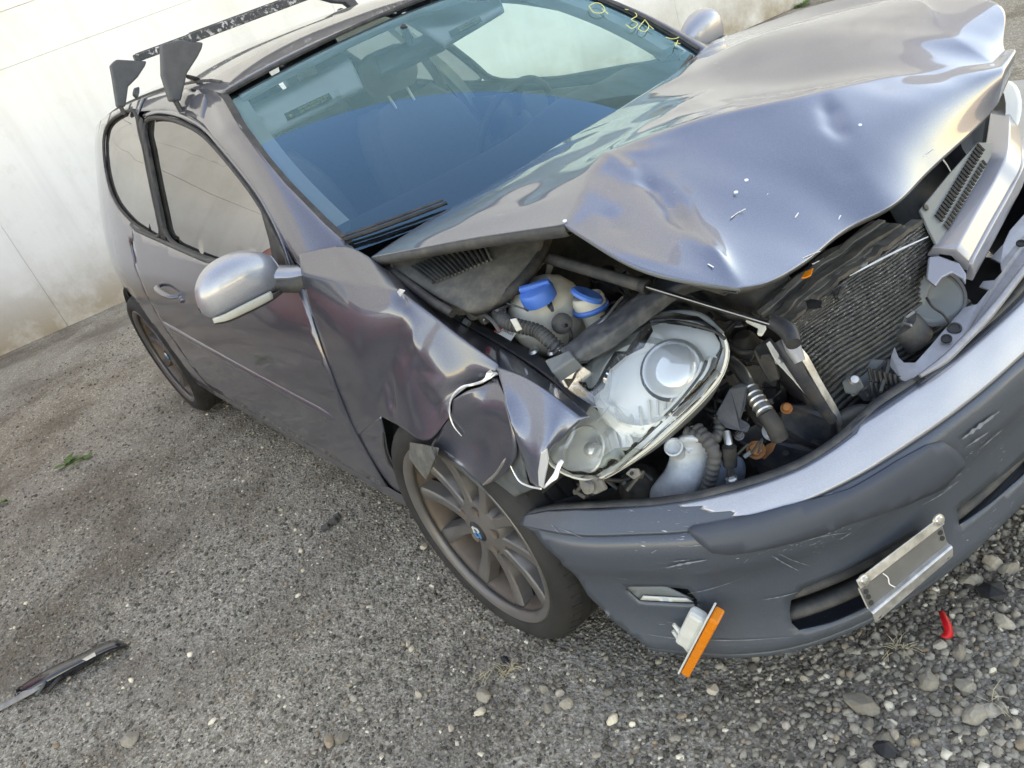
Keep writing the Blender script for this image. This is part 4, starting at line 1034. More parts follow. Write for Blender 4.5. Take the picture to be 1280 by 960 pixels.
# upper shoulder of the cover: dark at the wheel end, pale along the front, where the sky's reflection is painted on in silver
s_all = np.linspace(tb[0, 0], BLEN - .20, 150)
ttop = np.interp(s_all, tb[:, 0], tb[:, 1], right=.5675); ttop = np.maximum(ttop, TS + .004)
sb = hit(905, 640, BUMP, .6, .52)[0]
def shoulder(nm, ks, m):
    G = np.array([[BSURF(s, TS - .002 + (tp - TS + .002)*f) + BO_n(s, TS)*.0012 for s, tp in ks] for f in np.linspace(0, 1, 12)])
    o = grid(nm, G, m, bumper, thick=.003, offset=-1); face_out(o, (.3, 0, .35)); return o
ks = list(zip(s_all, ttop)); kb = int(np.argmin(np.abs(s_all - sb)))
shoulder('bumper_shoulder', ks, PAINT_BUMP)
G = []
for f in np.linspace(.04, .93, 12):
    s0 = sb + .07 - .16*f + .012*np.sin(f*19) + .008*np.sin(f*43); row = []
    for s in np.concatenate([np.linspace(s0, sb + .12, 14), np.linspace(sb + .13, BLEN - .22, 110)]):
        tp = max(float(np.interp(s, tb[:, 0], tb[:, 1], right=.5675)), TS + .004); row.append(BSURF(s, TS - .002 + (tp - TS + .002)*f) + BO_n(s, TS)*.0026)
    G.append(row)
bnd = grid('bumper_sheen_band', np.array(G), SHEEN_BAND, bumper, thick=.001, offset=-1); face_out(bnd, (.3, 0, .35))
# rubbing strip
sp = [(860, 662), (866, 657), (924, 646), (980, 632), (1062, 610), (1119, 576), (1156, 556), (1175, 552), (1190, 561), (1203, 580), (1175, 610), (1119, 632), (1062, 651), (1010, 670), (965, 681), (912, 690), (890, 688), (871, 674)]
so = B_(sp, .7, .46)
def strip_surf(s, t):
    c = .5*(so[:, 1].max() + so[:, 1].min()); return BO(.005 + .004*np.cos(min(1.4, abs(t - c)/.05)))(s, t)
st = panel('bumper_strip', so, strip_surf, STRIP, bumper, step=.018, thick=.007, offset=-1); face_out(st, (.3, 0, .35))
s1 = so[:, 0].max() + .02
sr = np.array([(s1 + .22, .505), (s1 + .5, .51), (s1 + .8, .505), (s1 + .8, .415), (s1 + .4, .41), (s1 + .22, .418)])
st2 = panel('bumper_strip', sr, BO(.008), STRIP, bumper, step=.03, thick=.01, offset=-1); face_out(st2, (.3, 0, .35))
# intake: back box and slats
def slats(op, n, sx0, sx1):
    t0, t1 = op[:, 1].min(), op[:, 1].max(); m = .5*(t0 + t1)
    G = []
    for t in np.linspace(t0 - .02, t1 + .02, 5): G.append([BO(-.055)(s, t) for s in np.linspace(sx0 - .02, sx1 + .02, 14)])
    grid('intake_back', np.array(G), BLACK, bumper, thick=.002)
    for k in range(n):
        t = t0 + (t1 - t0)*(k + .62)/(n + .35)
        G = np.array([[BO(-.045)(s, t + .012) for s in np.linspace(sx0, sx1, 14)], [BO(-.020)(s, t + .010) for s in np.linspace(sx0, sx1, 14)], [BO(-.012)(s, t) for s in np.linspace(sx0, sx1, 14)], [BO(-.020)(s, t - .010) for s in np.linspace(sx0, sx1, 14)], [BO(-.045)(s, t - .011) for s in np.linspace(sx0, sx1, 14)]])
        grid('intake_slat', G, DARK, bumper, thick=.002)
slats(open1, 2, open1[:, 0].min() - .01, open1[:, 0].max() + .01); slats(open2, 2, open2[:, 0].min(), open2[:, 0].max())
# chin spoiler
G = []
ss = np.linspace(lb[-1, 0] + .0, BLEN - .25, 50)
for s in ss: G.append([BO(.001)(s, .176), BO(.010)(s, .168), BO(.006)(s, .150), BO(-.03)(s, .140), BO(-.10)(s, .146)])
sp_ = grid('chin_spoiler', np.array(G), PAINT_BUMP, bumper, thick=.002); face_out(sp_, (.3, 0, .35))
# marker lamp socket left in the cover
lens = B_([(781.5, 737), (786, 733.5), (828, 733.5), (866, 752), (800, 752)], .45, .36)
panel('marker_pocket', B_([(779, 737), (786, 731), (860, 735), (875, 751), (870, 758), (798, 754)], .45, .36), BO(-.022), BLACK, bumper, step=.02)
panel('marker_lens_remnant', lens, BO(-.006), GREYP, bumper, step=.02, thick=.003)
panel('marker_lens_remnant', B_([(800, 750), (804, 745), (858, 748), (867, 753)], .45, .36), BO(-.001), LAMPW, bumper, step=.02, thick=.002)
# marker lamp dangling on its wire
def bd(u, v, d, s0=.5, t0=.25):
    q = hit(u, v, BO(d), s0, t0); return BO(d)(*q)
A = bd(895, 767, .050, .5, .33); B2 = bd(858, 836, .035, .5, .20); M = .5*(A + B2); axl = (B2 - A)/np.linalg.norm(B2 - A)
vw = ray(875, 800); sidev = np.cross(axl, vw); sidev /= np.linalg.norm(sidev); nv = np.cross(sidev, axl)
if sidev @ (ROT[0]) < 0: sidev = -sidev
LEN = np.linalg.norm(B2 - A)
lamp = mk('marker_lamp', *join([boxgeo(M + sidev*.003, LEN, .018, .034, np.array([axl, sidev, nv]))]), ORANGE, car, smooth=False, bevel=.004, label='amber side marker lamp dangling out of the bumper')
mk('lamp_seal', *boxgeo(M - sidev*.009, LEN*1.02, .004, .038, np.array([axl, sidev, nv])), WHITEP, lamp, smooth=False, bevel=.0015)
bw = [A*.88 + B2*.12 - sidev*.010, A*.55 + B2*.45 - sidev*.010, A*.62 + B2*.38 - sidev*.050, A*.86 + B2*.14 - sidev*.038]
mk('lamp_housing', *boxgeo(A*.62 + B2*.38 - sidev*.026, LEN*.52, .034, .026, np.array([axl, sidev, nv])), WHITEP, lamp, smooth=False, bevel=.008)
for k, (t, l) in enumerate(((.60, .030), (.70, .026))):
    p0 = A*(1-t) + B2*t - sidev*.010
    tube('lamp_clip', [p0, p0 - sidev*l - axl*.018, p0 - sidev*(l + .018) - axl*.030], [.006, .006, .004], WHITEP, lamp, 8, 3)
sk = [bd(870, 757, .012, .5, .33), bd(872, 768, .030, .5, .31), A*.80 + B2*.20 - sidev*.030]
tube('lamp_socket', [sk[1] + (sk[1] - sk[2])*.2, sk[2]], .013, DARK, lamp, 12)
tube('lamp_wire', [bd(868, 752, -.02, .5, .33), sk[0], sk[1]], .003, BLACK, lamp, 6, 3)

# scuffs and scratches scraped into the cover
SCUFF = plastic('scuffed_plastic', (.20, .22, .245), .65, .6, (.10, .115, .13), 90, .2)
def scuff(px, w):
    P_ = cr(np.array(px, float), 5); n_ = len(P_); qs = [hit(u, v, BUMP, .7, .38) for (u, v) in P_]
    row0 = []; row1 = []
    for i, q in enumerate(qs):
        ww = w*np.sin(np.pi*(i + .6)/(n_ + .2))*(.6 + .4*np.sin(i*2.7 + px[0][0])); row0.append(BO(.0042)(q[0], q[1] - ww/2)); row1.append(BO(.0042)(q[0], q[1] + ww/2))
    o = grid('scuff_mark', np.array([row0, row1]), SCUFF, bumper)
for px_, w_ in (([(833, 708), (855, 703), (884, 698)], .007), ([(842, 700), (862, 698)], .003), ([(964, 693), (980, 702), (998, 712)], .006), ([(972, 690), (990, 698), (1012, 706)], .003), ([(930, 702), (935, 696)], .002), ([(952, 748), (975, 744), (998, 738)], .003), ([(860, 740), (885, 735), (925, 722)], .002), ([(1020, 668), (1030, 660), (1042, 672)], .004), ([(1048, 672), (1062, 664)], .005), ([(1000, 676), (1030, 668), (1060, 664)], .002), ([(1200, 548), (1222, 532), (1246, 514)], .012), ([(1208, 556), (1232, 540)], .006), ([(1222, 560), (1250, 536)], .005), ([(1185, 598), (1200, 590)], .004), ([(1178, 612), (1196, 600)], .003), ([(1150, 630), (1172, 618), (1192, 604)], .003), ([(800, 790), (850, 797), (920, 799), (990, 795)], .0022), ([(700, 660), (730, 672)], .002), ([(690, 655), (702, 668)], .002), ([(815, 690), (822, 686)], .003), ([(770, 720), (785, 722)], .002)):
    scuff(px_, w_)
# number plate bracket
def pq(u, v, d): return bd(u, v, d, .9, .25)
TL, TR, BR, BL2 = pq(1068, 724, .035), pq(1175, 643, .035), pq(1190, 694, .050), pq(1093, 778, .050)
ex = (TR - TL) + (BR - BL2); ex /= np.linalg.norm(ex); ey = (BL2 - TL) + (BR - TR); ey = ey - ex*(ey @ ex); ey /= np.linalg.norm(ey); en = np.cross(ex, ey)
if en @ (CAM - TL) < 0: en = -en
bil = lambda s, t: TL*(1-s)*(1-t) + TR*s*(1-t) + BR*s*t + BL2*(1-s)*t
prof = [(.0, .004), (.20, .004), (.235, -.004), (.26, -.004), (.70, -.004), (.735, .006), (.76, .008), (1.0, .002)]
G = np.array([[bil(s, t) + en*d for s in np.linspace(0, 1, 10)] for t, d in prof])
br = grid('plate_bracket', G, ALU, car, smooth=False, thick=.003, offset=0, bevel=.002, label='bent bare metal number plate bracket')
G = np.array([[bil(s, t) + en*-.0015 for s in np.linspace(.012, .988, 10)] for t in np.linspace(.265, .70, 5)])
grid('bracket_face', G, PLATEIN, br, smooth=False, thick=.0015)
for (s, t) in ((.07, .10), (.955, .05)):
    lathe('bracket_bolt', [(0, .004), (.006, .0035), (.008, .001), (.011, .0005), (.012, -.002)], bil(s, t) + en*.006, en, STEEL, br, 16)
for (s, t) in ((.93, .90), (.06, .92), (.05, .36), (.05, .48), (.05, .62), (.95, .36), (.95, .50)):
    c = bil(s, t) + en*(.0045 if t > .75 else .0012); lathe('bracket_hole', [(0, .0006), (.0045, .0006), (.005, 0)], c, en, BLACK, br, 10)
tube('face_scratch', [bil(.27, .27) + en*.0005, bil(.30, .42) + en*.0005, bil(.29, .55) + en*.0005, bil(.33, .69) + en*.0005], .0012, WHITEPR, br, 4, 3)
# ------------------------------------------------------------------ headlight (right), torn loose and tilted
def HZ(u, v, dz=0): return Z(u, v, .70 + .001*(490 - v) + dz)
hn = np.cross(HZ(900, 440) - HZ(720, 560), HZ(800, 400) - HZ(800, 580)); hn /= np.linalg.norm(hn)
if hn @ (CAM - HZ(800, 490)) < 0: hn = -hn
HOUT = [(700, 505), (696, 471), (732, 441), (777, 415), (815, 399), (845, 392), (875, 396), (899, 412), (909, 437), (902, 467), (882, 494), (852, 524), (815, 557), (777, 584), (747, 599), (717, 597), (690, 582), (682, 562), (688, 535)]
def ring(scale, depth, cpx=(800, 495), loop=HOUT, n=3, shift=(0, 0)):
    L_ = cr(np.array(loop + [loop[0]], float), n)[:-1]; c = np.array(cpx, float); L_ = c + (L_ - c)*scale + np.array(shift)
    return np.array([HZ(u, v) - hn*depth for (u, v) in L_])
def loft(name, rings, m, parent, cap=None, **kw):
    K = len(rings[0]); V = [p for r in rings for p in r]; F = gridfaces(len(rings), K, True)
    if cap == 'end':
        V.append(rings[-1].mean(0)); k = len(V) - 1; b = (len(rings) - 1)*K
        F += [(b + j, b + (j+1) % K, k) for j in range(K)]
    return mk(name, V, F, m, parent, **kw)
hl = loft('headlight', [ring(1.0, -.002), ring(1.012, .005), ring(.97, .018), ring(.86, .05), ring(.70, .09), ring(.4, .11)], GREYP, car, 'end', label='shattered headlight torn loose, its silver reflector exposed', auto=40)
loft('headlight_rim', [ring(1.008, .010), ring(1.010, -.001), ring(.992, -.004), ring(.978, .002), ring(.972, .012)], REFLM, hl, auto=50)
# silver reflector: shallow bowl with a step
loft('reflector', [ring(.982, .004), ring(.95, .014), ring(.88, .024, (790, 502)), ring(.72, .032, (785, 508)), ring(.45, .040, (790, 508)), ring(.15, .044, (795, 506))], REFL, hl, 'end', auto=60)
def hb(u, v, d): return HZ(u, v) + hn*d
hu = HZ(840, 470) - HZ(800, 470); hu /= np.linalg.norm(hu); hv = np.cross(hn, hu)
# main lamp: chrome tube with a dome lens
c = hb(812, 470, -.030)
lathe('lamp_bowl', [(.098, .000), (.094, .012), (.080, .022), (.074, .010), (.060, -.004), (.03, -.01), (0, -.012)], hb(795, 478, -.030), hn + .25*hu, REFL, hl, 40)
lathe('projector_shroud', [(.050, -.02), (.058, .004), (.060, .016), (.054, .021), (.050, .016)], hb(838, 462, -.018), hn + .15*hu, CHROME, hl, 36)
DOME = mat('frosted_lamp_dome', (.80, .81, .79), .08, .30, .9, 1.)
lathe('projector_lens', [(.054, .010), (.053, .018), (.046, .029), (.031, .038), (.014, .042), (0, .043)], hb(838, 462, -.020), hn + .15*hu, DOME, hl, 36)
# ribbed silver skirt under the lamps
for k in range(14):
    u0, v0 = 752 + k*9.5, 578 - k*8.6; u1, v1 = u0 - 12 + k*1.6, v0 - 26 + k*.6
    tube('reflector_rib', [hb(u0, v0, -.014), hb(u1 - 4, v1 - 8, -.030)], .0036, REFLM, hl, 5)
for k in range(4):
    o_ = 5.2*k
    pts = [hb(893 - o_, 447 + o_*.35, -.001), hb(888 - o_, 463 + o_*.3, .001), hb(875 - o_, 482 + o_*.2, .001), hb(858 - o_, 503 + o_*.1, .000), hb(842 - o_, 519, -.002)]
    tube('bezel_rib', pts, .0032, DARK if k % 2 == 0 else REFLM, hl, 6, 3)
    tube('bezel_groove', [p - hn*.003 + hu*.004 for p in pts], .0022, GREYP, hl, 5, 3)
# turn-signal bowl at the outer end
lathe('signal_ring', [(.046, -.004), (.050, .004), (.047, .006), (.043, .000)], hb(726, 562, -.014), hn - .15*hu, REFLM, hl, 36, caps=False)
lathe('signal_bulb', [(.014, -.02), (.016, .0), (.013, .014), (.006, .020), (0, .021)], hb(735, 560, -.022), hn - .2*hu, DOME, hl, 20)
patch('bowl_divider', np.array([[hb(752, 500, .004), hb(757, 525, -.004), hb(772, 545, -.012), hb(775, 572, -.006)], [hb(765, 502, -.012), hb(770, 525, -.018), hb(784, 545, -.022), hb(788, 566, -.016)]]), REFL, hl, n=4, thick=.002)
# clear cover: upper part still in place, the rest in shards
def shell(outl, d, nm='lens_cover', m=None, step=14):
    vv, ff = cdt(outl, (), step)
    c0 = np.array([800, 490.])
    def S3(u, v):
        r = np.linalg.norm((np.array([u, v]) - c0)/np.array([120, 115])); return hb(u, v, d + .030*max(0, 1 - r*r))
    return mk(nm, [S3(*p) for p in vv], ff, m or LENS, hl, thick=.0022)
shell([(704, 500), (698, 473), (732, 443), (777, 417), (815, 401), (845, 394), (875, 398), (897, 413), (906, 437), (899, 465), (880, 491), (850, 521), (813, 554), (776, 581), (747, 595), (719, 594), (694, 580), (686, 562), (691, 536)], .008, step=11)
shell([(699, 470), (732, 442), (777, 416), (815, 400), (822, 418), (812, 440), (790, 452), (771, 468), (765, 490), (752, 500), (738, 488), (712, 492)], .004)
shell([(830, 396), (846, 393), (875, 397), (898, 412), (890, 416), (860, 410), (838, 408)], .004)
shell([(842, 522), (880, 494), (900, 466), (905, 470), (885, 500), (853, 530), (817, 562), (778, 590), (750, 603), (752, 596), (790, 570)], .010)
for tri, d in (([(771, 466), (752, 500), (770, 512), (778, 480)], .022), ([(752, 500), (738, 488), (720, 500), (742, 512)], .014), ([(768, 505), (800, 520), (790, 535), (772, 528)], .004), ([(712, 492), (720, 474), (728, 492)], .012), ([(738, 455), (748, 445), (745, 486), (736, 486)], .02), ([(722, 463), (728, 458), (733, 480), (727, 484)], .016)):
    plate('lens_shard', [hb(u, v, d + .004*np.sin(i*2.1 + u)) for i, (u, v) in enumerate(tri)], .0018, LENS, hl, bevel=.0004)
for a_, b_ in (((771, 466), (765, 505)), ((752, 500), (772, 512)), ((765, 505), (790, 527)), ((738, 488), (752, 500)), ((722, 458), (734, 488)), ((745, 448), (744, 492)), ((768, 512), (752, 530)), ((760, 515), (735, 512))):
    tube('crack_line', [hb(*a_, .022), hb((a_[0] + b_[0])/2 + 2, (a_[1] + b_[1])/2 - 2, .022), hb(*b_, .020)], .0011, WHITEP, hl, 5, 3)
plate('green_film', [hb(u, v, .012) for (u, v) in ((752, 586), (757, 572), (772, 562), (790, 560), (803, 563), (790, 575), (770, 584))], .001, plastic('mossy_film', (.19, .22, .19), .35, .6, (.3, .33, .3), 30), hl)
# black top cap and seal of the lamp
patch('lamp_top_cap', np.array([[hb(735, 438, .002), hb(777, 413, .004), hb(815, 396, .006), hb(848, 389, .006), hb(880, 393, .004), hb(906, 416, .002)], [hb(740, 447, .006), hb(782, 424, .008), hb(818, 409, .010), hb(848, 402, .010), hb(876, 405, .008), hb(899, 421, .004)]]), GREYP, hl, n=4, thick=.003)
tube('lamp_wire', [hb(820, 404, .010), hb(845, 405, .014), hb(870, 409, .014), hb(895, 416, .010), hb(908, 425, .006)], .0035, BLACK, hl, 7, 4)
plate('lamp_lug', [hb(722, 598, .0), hb(738, 592, .006), hb(752, 600, .006), hb(757, 612, .0), hb(742, 618, -.004), hb(724, 612, -.004)], .014, CASTMET, hl, bevel=.004)
lathe('lug_bolt', [(0, .010), (.008, .009), (.011, .002), (.013, 0)], hb(737, 610, .006), hn, CASTMET, hl, 14)
plate('lamp_lug', [hb(780, 592, -.004), hb(788, 586, 0), (hb(797, 586, 0)), hb(799, 594, -.004), hb(790, 599, -.006)], .008, CASTMET, hl, bevel=.002)
lathe('lug_hole', [(0, .001), (.0035, .001), (.004, 0)], hb(790, 592, .0015), hn, BLACK, hl, 10)

# ------------------------------------------------------------------ under the hood
box('bay_floor', (.22, 0, .30), .85, 1.30, .03, BLACK, car)
patch('firewall', np.array([[np.array([-.12 - .3*y*y, y, z]) for y in (-.72, -.4, 0, .4, .72)] for z in (.94, .75, .5, .3)]), BLACK, car, n=3, thick=.01)
G = np.array([[Y(499, 348, -.715), Y(560, 393, -.700), Y(622, 430, -.694), Y(680, 468, -.715), Y(732, 516, -.76)], [Y(514, 350, -.685), Y(575, 391, -.668), Y(635, 423, -.66), Y(692, 457, -.68), Y(740, 504, -.72)]])
G = np.concatenate([G, (G[1:] + np.array([0, .03, -.10])), (G[1:] + np.array([0, .05, -.40]))]); apron = patch('inner_wing_rail', G, DARKMETAL, car, n=4, rb=(1,), thick=.003)
patch('far_wing_rail', np.array([[np.array([x, y, z]) for x, z in ((-.3, .90), (0, .88), (.3, .80), (.45, .72))] + [] for y, in ((.73,), (.66,))]), DARKMETAL, car, n=3, thick=.02)
for (u, v, r) in ((596, 396, .006), (606, 402, .004), (668, 440, .009), (690, 442, .007), (700, 437, .006)):
    lathe('rail_screw', [(0, .006), (r, .005), (r*1.3, .001), (r*1.4, 0)], Y(u, v, -.675) + np.array([0, 0, .003]), (0, -.2, 1), STEEL, apron, 10)
# warning sticker on the rail
sq = [Y(618, 418, -.706), Y(641, 411 + 2, -.690), Y(648, 417, -.694), Y(634, 428, -.706)]
sq = [Y(620, 416, -.672), Y(627, 411, -.666), Y(648, 418, -.666), Y(641, 428, -.676)]
for p in sq: p += np.array([.004, -.006, .008])
stk = plate('warning_sticker', sq, .0008, WHITEPR, apron, bevel=0)
A_, B_2, C_2, D_2 = sq
plate('sticker_stripe', [A_ + np.array([0, 0, .001]), B_2 + np.array([0, 0, .001]), B_2*.78 + C_2*.22 + np.array([0, 0, .001]), A_*.78 + D_2*.22 + np.array([0, 0, .001])], .0008, REDPR, apron, bevel=0)
def quad_text(txt, q, s0, s1, t0, t1, m, parent, lift, name='label_text'):
    cu = bpy.data.curves.new(name, 'FONT'); cu.body = txt; cu.size = 1
    tmp = bpy.data.objects.new('tmp', cu); col.objects.link(tmp); bpy.context.view_layer.update()
    me = bpy.data.meshes.new_from_object(tmp.evaluated_get(bpy.context.evaluated_depsgraph_get())); bpy.data.objects.remove(tmp)
    co = np.array([v.co[:] for v in me.vertices]); lo, hi = co.min(0), co.max(0); out_ = []
    for p in co:
        s = s0 + (s1 - s0)*(p[0] - lo[0])/(hi[0] - lo[0]); t = t0 + (t1 - t0)*(hi[1] - p[1])/(hi[1] - lo[1])
        out_.append(q[0]*(1-s)*(1-t) + q[1]*s*(1-t) + q[2]*s*t + q[3]*(1-s)*t + lift)
    mk(name, out_, [tuple(p.vertices) for p in me.polygons], m, parent, smooth=False); bpy.data.meshes.remove(me)
quad_text('DANGER', [B_2, C_2, D_2, A_], .30, .95, .08, .45, BLACKPR, apron, np.array([.001, -.001, .0016]))
plate('pale_block', [Z(680, 450, .79), Z(712, 437, .80), Z(718, 447, .80), Z(690, 466, .78)], .03, GREYP, apron, bevel=.004)

# cowl cover with its slots
CG = np.array([[Z(480, 326, .925), Z(540, 300, .94), Z(620, 280, .945), Z(690, 262, .945)], [Z(512, 348, .905), Z(560, 330, .91), Z(620, 308, .92), Z(684, 290, .92)], [Z(548, 372, .875), Z(590, 356, .885), Z(632, 336, .895), Z(676, 312, .90)], [Z(585, 390, .85), Z(612, 382, .855), Z(645, 358, .865), Z(668, 330, .88)], [Z(596, 396, .80), Z(620, 388, .80), Z(652, 364, .82), Z(676, 334, .83)]])
cowl = patch('cowl_cover', CG, COWL, car, n=5, thick=.004)
cs = crgrid(CG, 10)
for k in range(15):
    j = 3 + int(k*1.05); a_ = cs[7, min(j, 30)]; b_ = cs[15, min(j, 30)]
    tube('cowl_slot', [a_ + np.array([.003, -.002, .006]), (a_ + b_)/2 + np.array([.003, -.002, .007]), b_ + np.array([.003, -.002, .006])], .0036, BLACK, cowl, 6)
    tube('cowl_rib', [a_ + np.array([.010, .005, .006]), b_ + np.array([.010, .005, .006])], .0030, COWL, cowl, 6)
tube('cowl_edge_seal', [Z(478, 330, .92), Z(505, 350, .905), Z(540, 376, .88), Z(566, 392, .86)], .010, RUBBER, cowl, 8, 5)
tube('bay_seal', [Z(604, 386, .845), Z(628, 372, .855), Z(652, 352, .87), Z(672, 325, .885), Z(684, 298, .90), Z(692, 270, .905)], .013, RUBBER, car, 10, 5)
for k, (u, v, z, r) in enumerate(((562, 371, .86, .018), (575, 376, .85, .024), (590, 384, .83, .02), (603, 392, .81, .014))):
    lathe('hinge_casting', [(0, .02), (r*.7, .018), (r, .006), (r*1.05, -.02)], Z(u, v, z), (.3, -.3, .9), CASTMET, cowl, 14)
tube('hinge_arm', [Z(478, 326, .93), Z(500, 345, .90), Z(530, 362, .875), Z(556, 372, .86)], [.010, .012, .010, .012], ENGINE, cowl, 8, 4)
tube('white_bracket', [Z(655, 352, .83), Z(668, 338, .845), Z(680, 325, .86), Z(688, 328, .855), Z(684, 345, .83)], [.006, .008, .009, .008, .005], CASTMET, car, 6, 4, prof=[(-1, -.4), (1, -.4), (1, .4), (-1, .4)])

# coolant tank
tc = Z(684, 392, .775)
prof_ = [(0, -.085), (.045, -.083), (.070, -.062), (.083, -.030), (.086, -.006), (.088, 0), (.086, .006), (.080, .032), (.064, .058), (.046, .070), (.040, .074)]
tank = lathe('coolant_tank', prof_, tc, (-.12, -.10, 1), BOTTLE, car, 40, auto=30)
tcap = Z(671, 366, .852)
cap = lathe('tank_cap', [(.037, -.018), (.037, .004), (.034, .010), (.024, .014), (0, .014)], tcap, (-.05, -.12, 1), BLUE, tank, 32)
box('cap_grip', tcap + np.array([0, 0, .016]), .016, .066, .012, BLUE, tank, ax=np.array([[.70, -.70, 0], [.70, .70, 0], [0, 0, 1]]), bevel=.004)
lathe('tank_sensor', [(.02, -.006), (.022, .004), (.016, .010), (.008, .012), (0, .012)], Z(703, 400, .795) + np.array([.012, -.012, .0]), (.6, -.6, .5), DARK, tank, 16)
tube('sensor_lead', [Z(704, 399, .802) + np.array([.02, -.02, 0]), Z(710, 408, .79), Z(714, 420, .775), Z(712, 432, .75)], .004, BLACK, tank, 7, 4)
def ribbed(name, pts, r, m, parent, pitch=.0085, amp=.16):
    P_ = cr(np.array(pts), 14); d = np.concatenate([[0], np.cumsum(np.linalg.norm(np.diff(P_, axis=0), axis=1))]); nn = int(d[-1]/pitch*6)
    s = np.linspace(0, d[-1], nn); Q = np.stack([np.interp(s, d, P_[:, k]) for k in range(3)], 1)
    V, F = tubegeo(Q, r, 14); V = np.array(V); rr = 1 + amp*np.sign(np.sin(2*np.pi*s/pitch))*np.abs(np.sin(2*np.pi*s/pitch))**.5
    for k in range(len(Q)): V[k*14:(k+1)*14] = Q[k] + (V[k*14:(k+1)*14] - Q[k])*rr[k]
    return mk(name, V, F, m, parent, auto=50)
ribbed('corrugated_hose', [Z(640, 368, .83), Z(627, 378, .83), Z(622, 390, .825), Z(632, 402, .82), Z(650, 408, .812), Z(672, 414, .80), Z(688, 427, .785), Z(700, 438, .765)], .0135, HOSE, car)
plate('hose_clip', [Z(637, 399, .845), Z(645, 397, .847), Z(652, 411, .835), Z(645, 414, .83)], .004, BOTTLE, car)
# washer filler with its open cap
wc = Z(737, 380, .80)
fn = lathe('washer_filler', [(.022, -.06), (.024, -.012), (.034, -.006), (.034, .010), (.031, .018), (.028, .020), (0, .016)], wc, (-.1, .05, 1), BOTTLE, car, 28)
lathe('filler_band', [(.036, -.014), (.037, -.008), (.036, -.003)], wc, (-.1, .05, 1), BLUE, fn, 28, caps=False, thick=.003)
lathe('filler_cap', [(0, .006), (.030, .006), (.034, .002), (.034, -.004), (0, -.005)], Z(734, 369, .835), (.35, .55, .85), BLUE, fn, 28)
# dark crumpled shield beside the lamp
SG = np.array([[Z(700, 438, .775), Z(745, 405, .795), Z(790, 375, .81), Z(835, 345, .82), Z(885, 332, .82)], [Z(712, 448, .79), Z(755, 420, .812), Z(800, 388, .825), Z(845, 358, .835), Z(895, 345, .83)], [Z(735, 452, .775), Z(770, 430, .785), Z(812, 400, .80), Z(850, 372, .81), Z(890, 358, .80)]])
SGp = crgrid(SG, 8); SGp = SGp + (noise3(SGp, 22, 2)*.006)[..., None]*np.array([.2, -.2, 1]); shield = grid('air_duct_panel', SGp, plastic('scuffed_duct_plastic', (.055, .062, .072), .5, .8, (.16, .165, .17), 34, .4), car, thick=.004, auto=35)
tube('duct_edge', [Z(742, 412, .80), Z(757, 397, .81), Z(772, 378, .82), Z(778, 372, .82)], .0028, STEEL, shield, 6, 3)
SG2 = np.array([[Z(790, 350, .76), Z(850, 322, .78), Z(930, 330, .78), Z(985, 345, .76)], [Z(830, 372, .74), Z(880, 362, .75), Z(940, 368, .75), Z(985, 380, .72)], [Z(870, 398, .68), Z(905, 400, .68), Z(940, 405, .68), Z(975, 410, .66)]])
SGp = crgrid(SG2, 8); SGp = SGp + (noise3(SGp, 18, 6)*.008)[..., None]*np.array([.2, -.2, 1]); grid('engine_cover', SGp, ENGINE, car, thick=.006, auto=40)
# hood strut: barrel and rod
s0, s1_, s2 = Z(676, 320, .875), Z(806, 358, .845), Z(985, 412, .775)
strut = tube('hood_strut', [s0, s1_], .0125, DARK, car, 14)
tube('strut_rod_and_glint', [s1_, s2], .0052, BLACK, strut, 10)
tube('strut_rod_and_glint', [s1_ + np.array([.004, -.006, .004]), s2 + np.array([.004, -.006, .004])], .0013, STEEL, strut, 8)  # thin bright line laid along the black rod as its highlight
lathe('strut_collar', [(.014, -.008), (.0155, 0), (.014, .008)], s1_, s2 - s0, BLACK, strut, 16)
tube('strut_socket', [Z(966, 402, .785), Z(985, 414, .775), Z(992, 430, .765)], [.013, .016, .013], DARKMETAL, strut, 12, 3)
tube('prop_bracket', [Z(935, 400, .765), Z(952, 408, .76), Z(950, 418, .755)], [.006, .008, .005], TRIM, strut, 6, 3)
# ------------------------------------------------------------------ crushed radiator
RG = np.array([[Z(988, 408, .735), Z(1020, 378, .745), Z(1062, 345, .755), Z(1105, 315, .765), Z(1155, 278, .77)],
               [Z(985, 425, .70), Z(1018, 402, .71), Z(1065, 372, .715), Z(1112, 345, .715), Z(1165, 305, .72)],
               [Z(1000, 455, .645), Z(1035, 428, .665), Z(1080, 402, .665), Z(1128, 370, .66), Z(1180, 335, .66)],
               [Z(1025, 490, .57), Z(1058, 462, .60), Z(1100, 435, .60), Z(1148, 402, .60), Z(1200, 365, .60)],
               [Z(1050, 535, .48), Z(1090, 500, .50), Z(1130, 470, .51), Z(1180, 440, .51), Z(1235, 405, .51)],
               [Z(1062, 560, .40), Z(1105, 530, .41), Z(1150, 500, .41), Z(1200, 470, .42), Z(1255, 435, .42)]])
RP = crgrid(RG, 1); NR = 34
fine = crgrid(RG, 34)       # rows dense for corrugation
rn = np.array([.72, -.35, .55]); rn /= np.linalg.norm(rn)
rows = fine.shape[0]; tt = np.linspace(0, 1, rows)
w = noise3(fine, 9, 31)*.016*(1 - tt)[:, None]*1.2 + noise3(fine, 26, 33)*.003*(1 - tt*.7)[:, None]
ph = tt[:, None]*NR*2*np.pi + 1.6*noise3(fine, 7, 35)*(1 - tt)[:, None]
RADM = plastic('radiator_fins', (.050, .052, .052), .40, .55, (.13, .128, .12), 40, .6); BS(RADM).inputs['Metallic'].default_value = .5
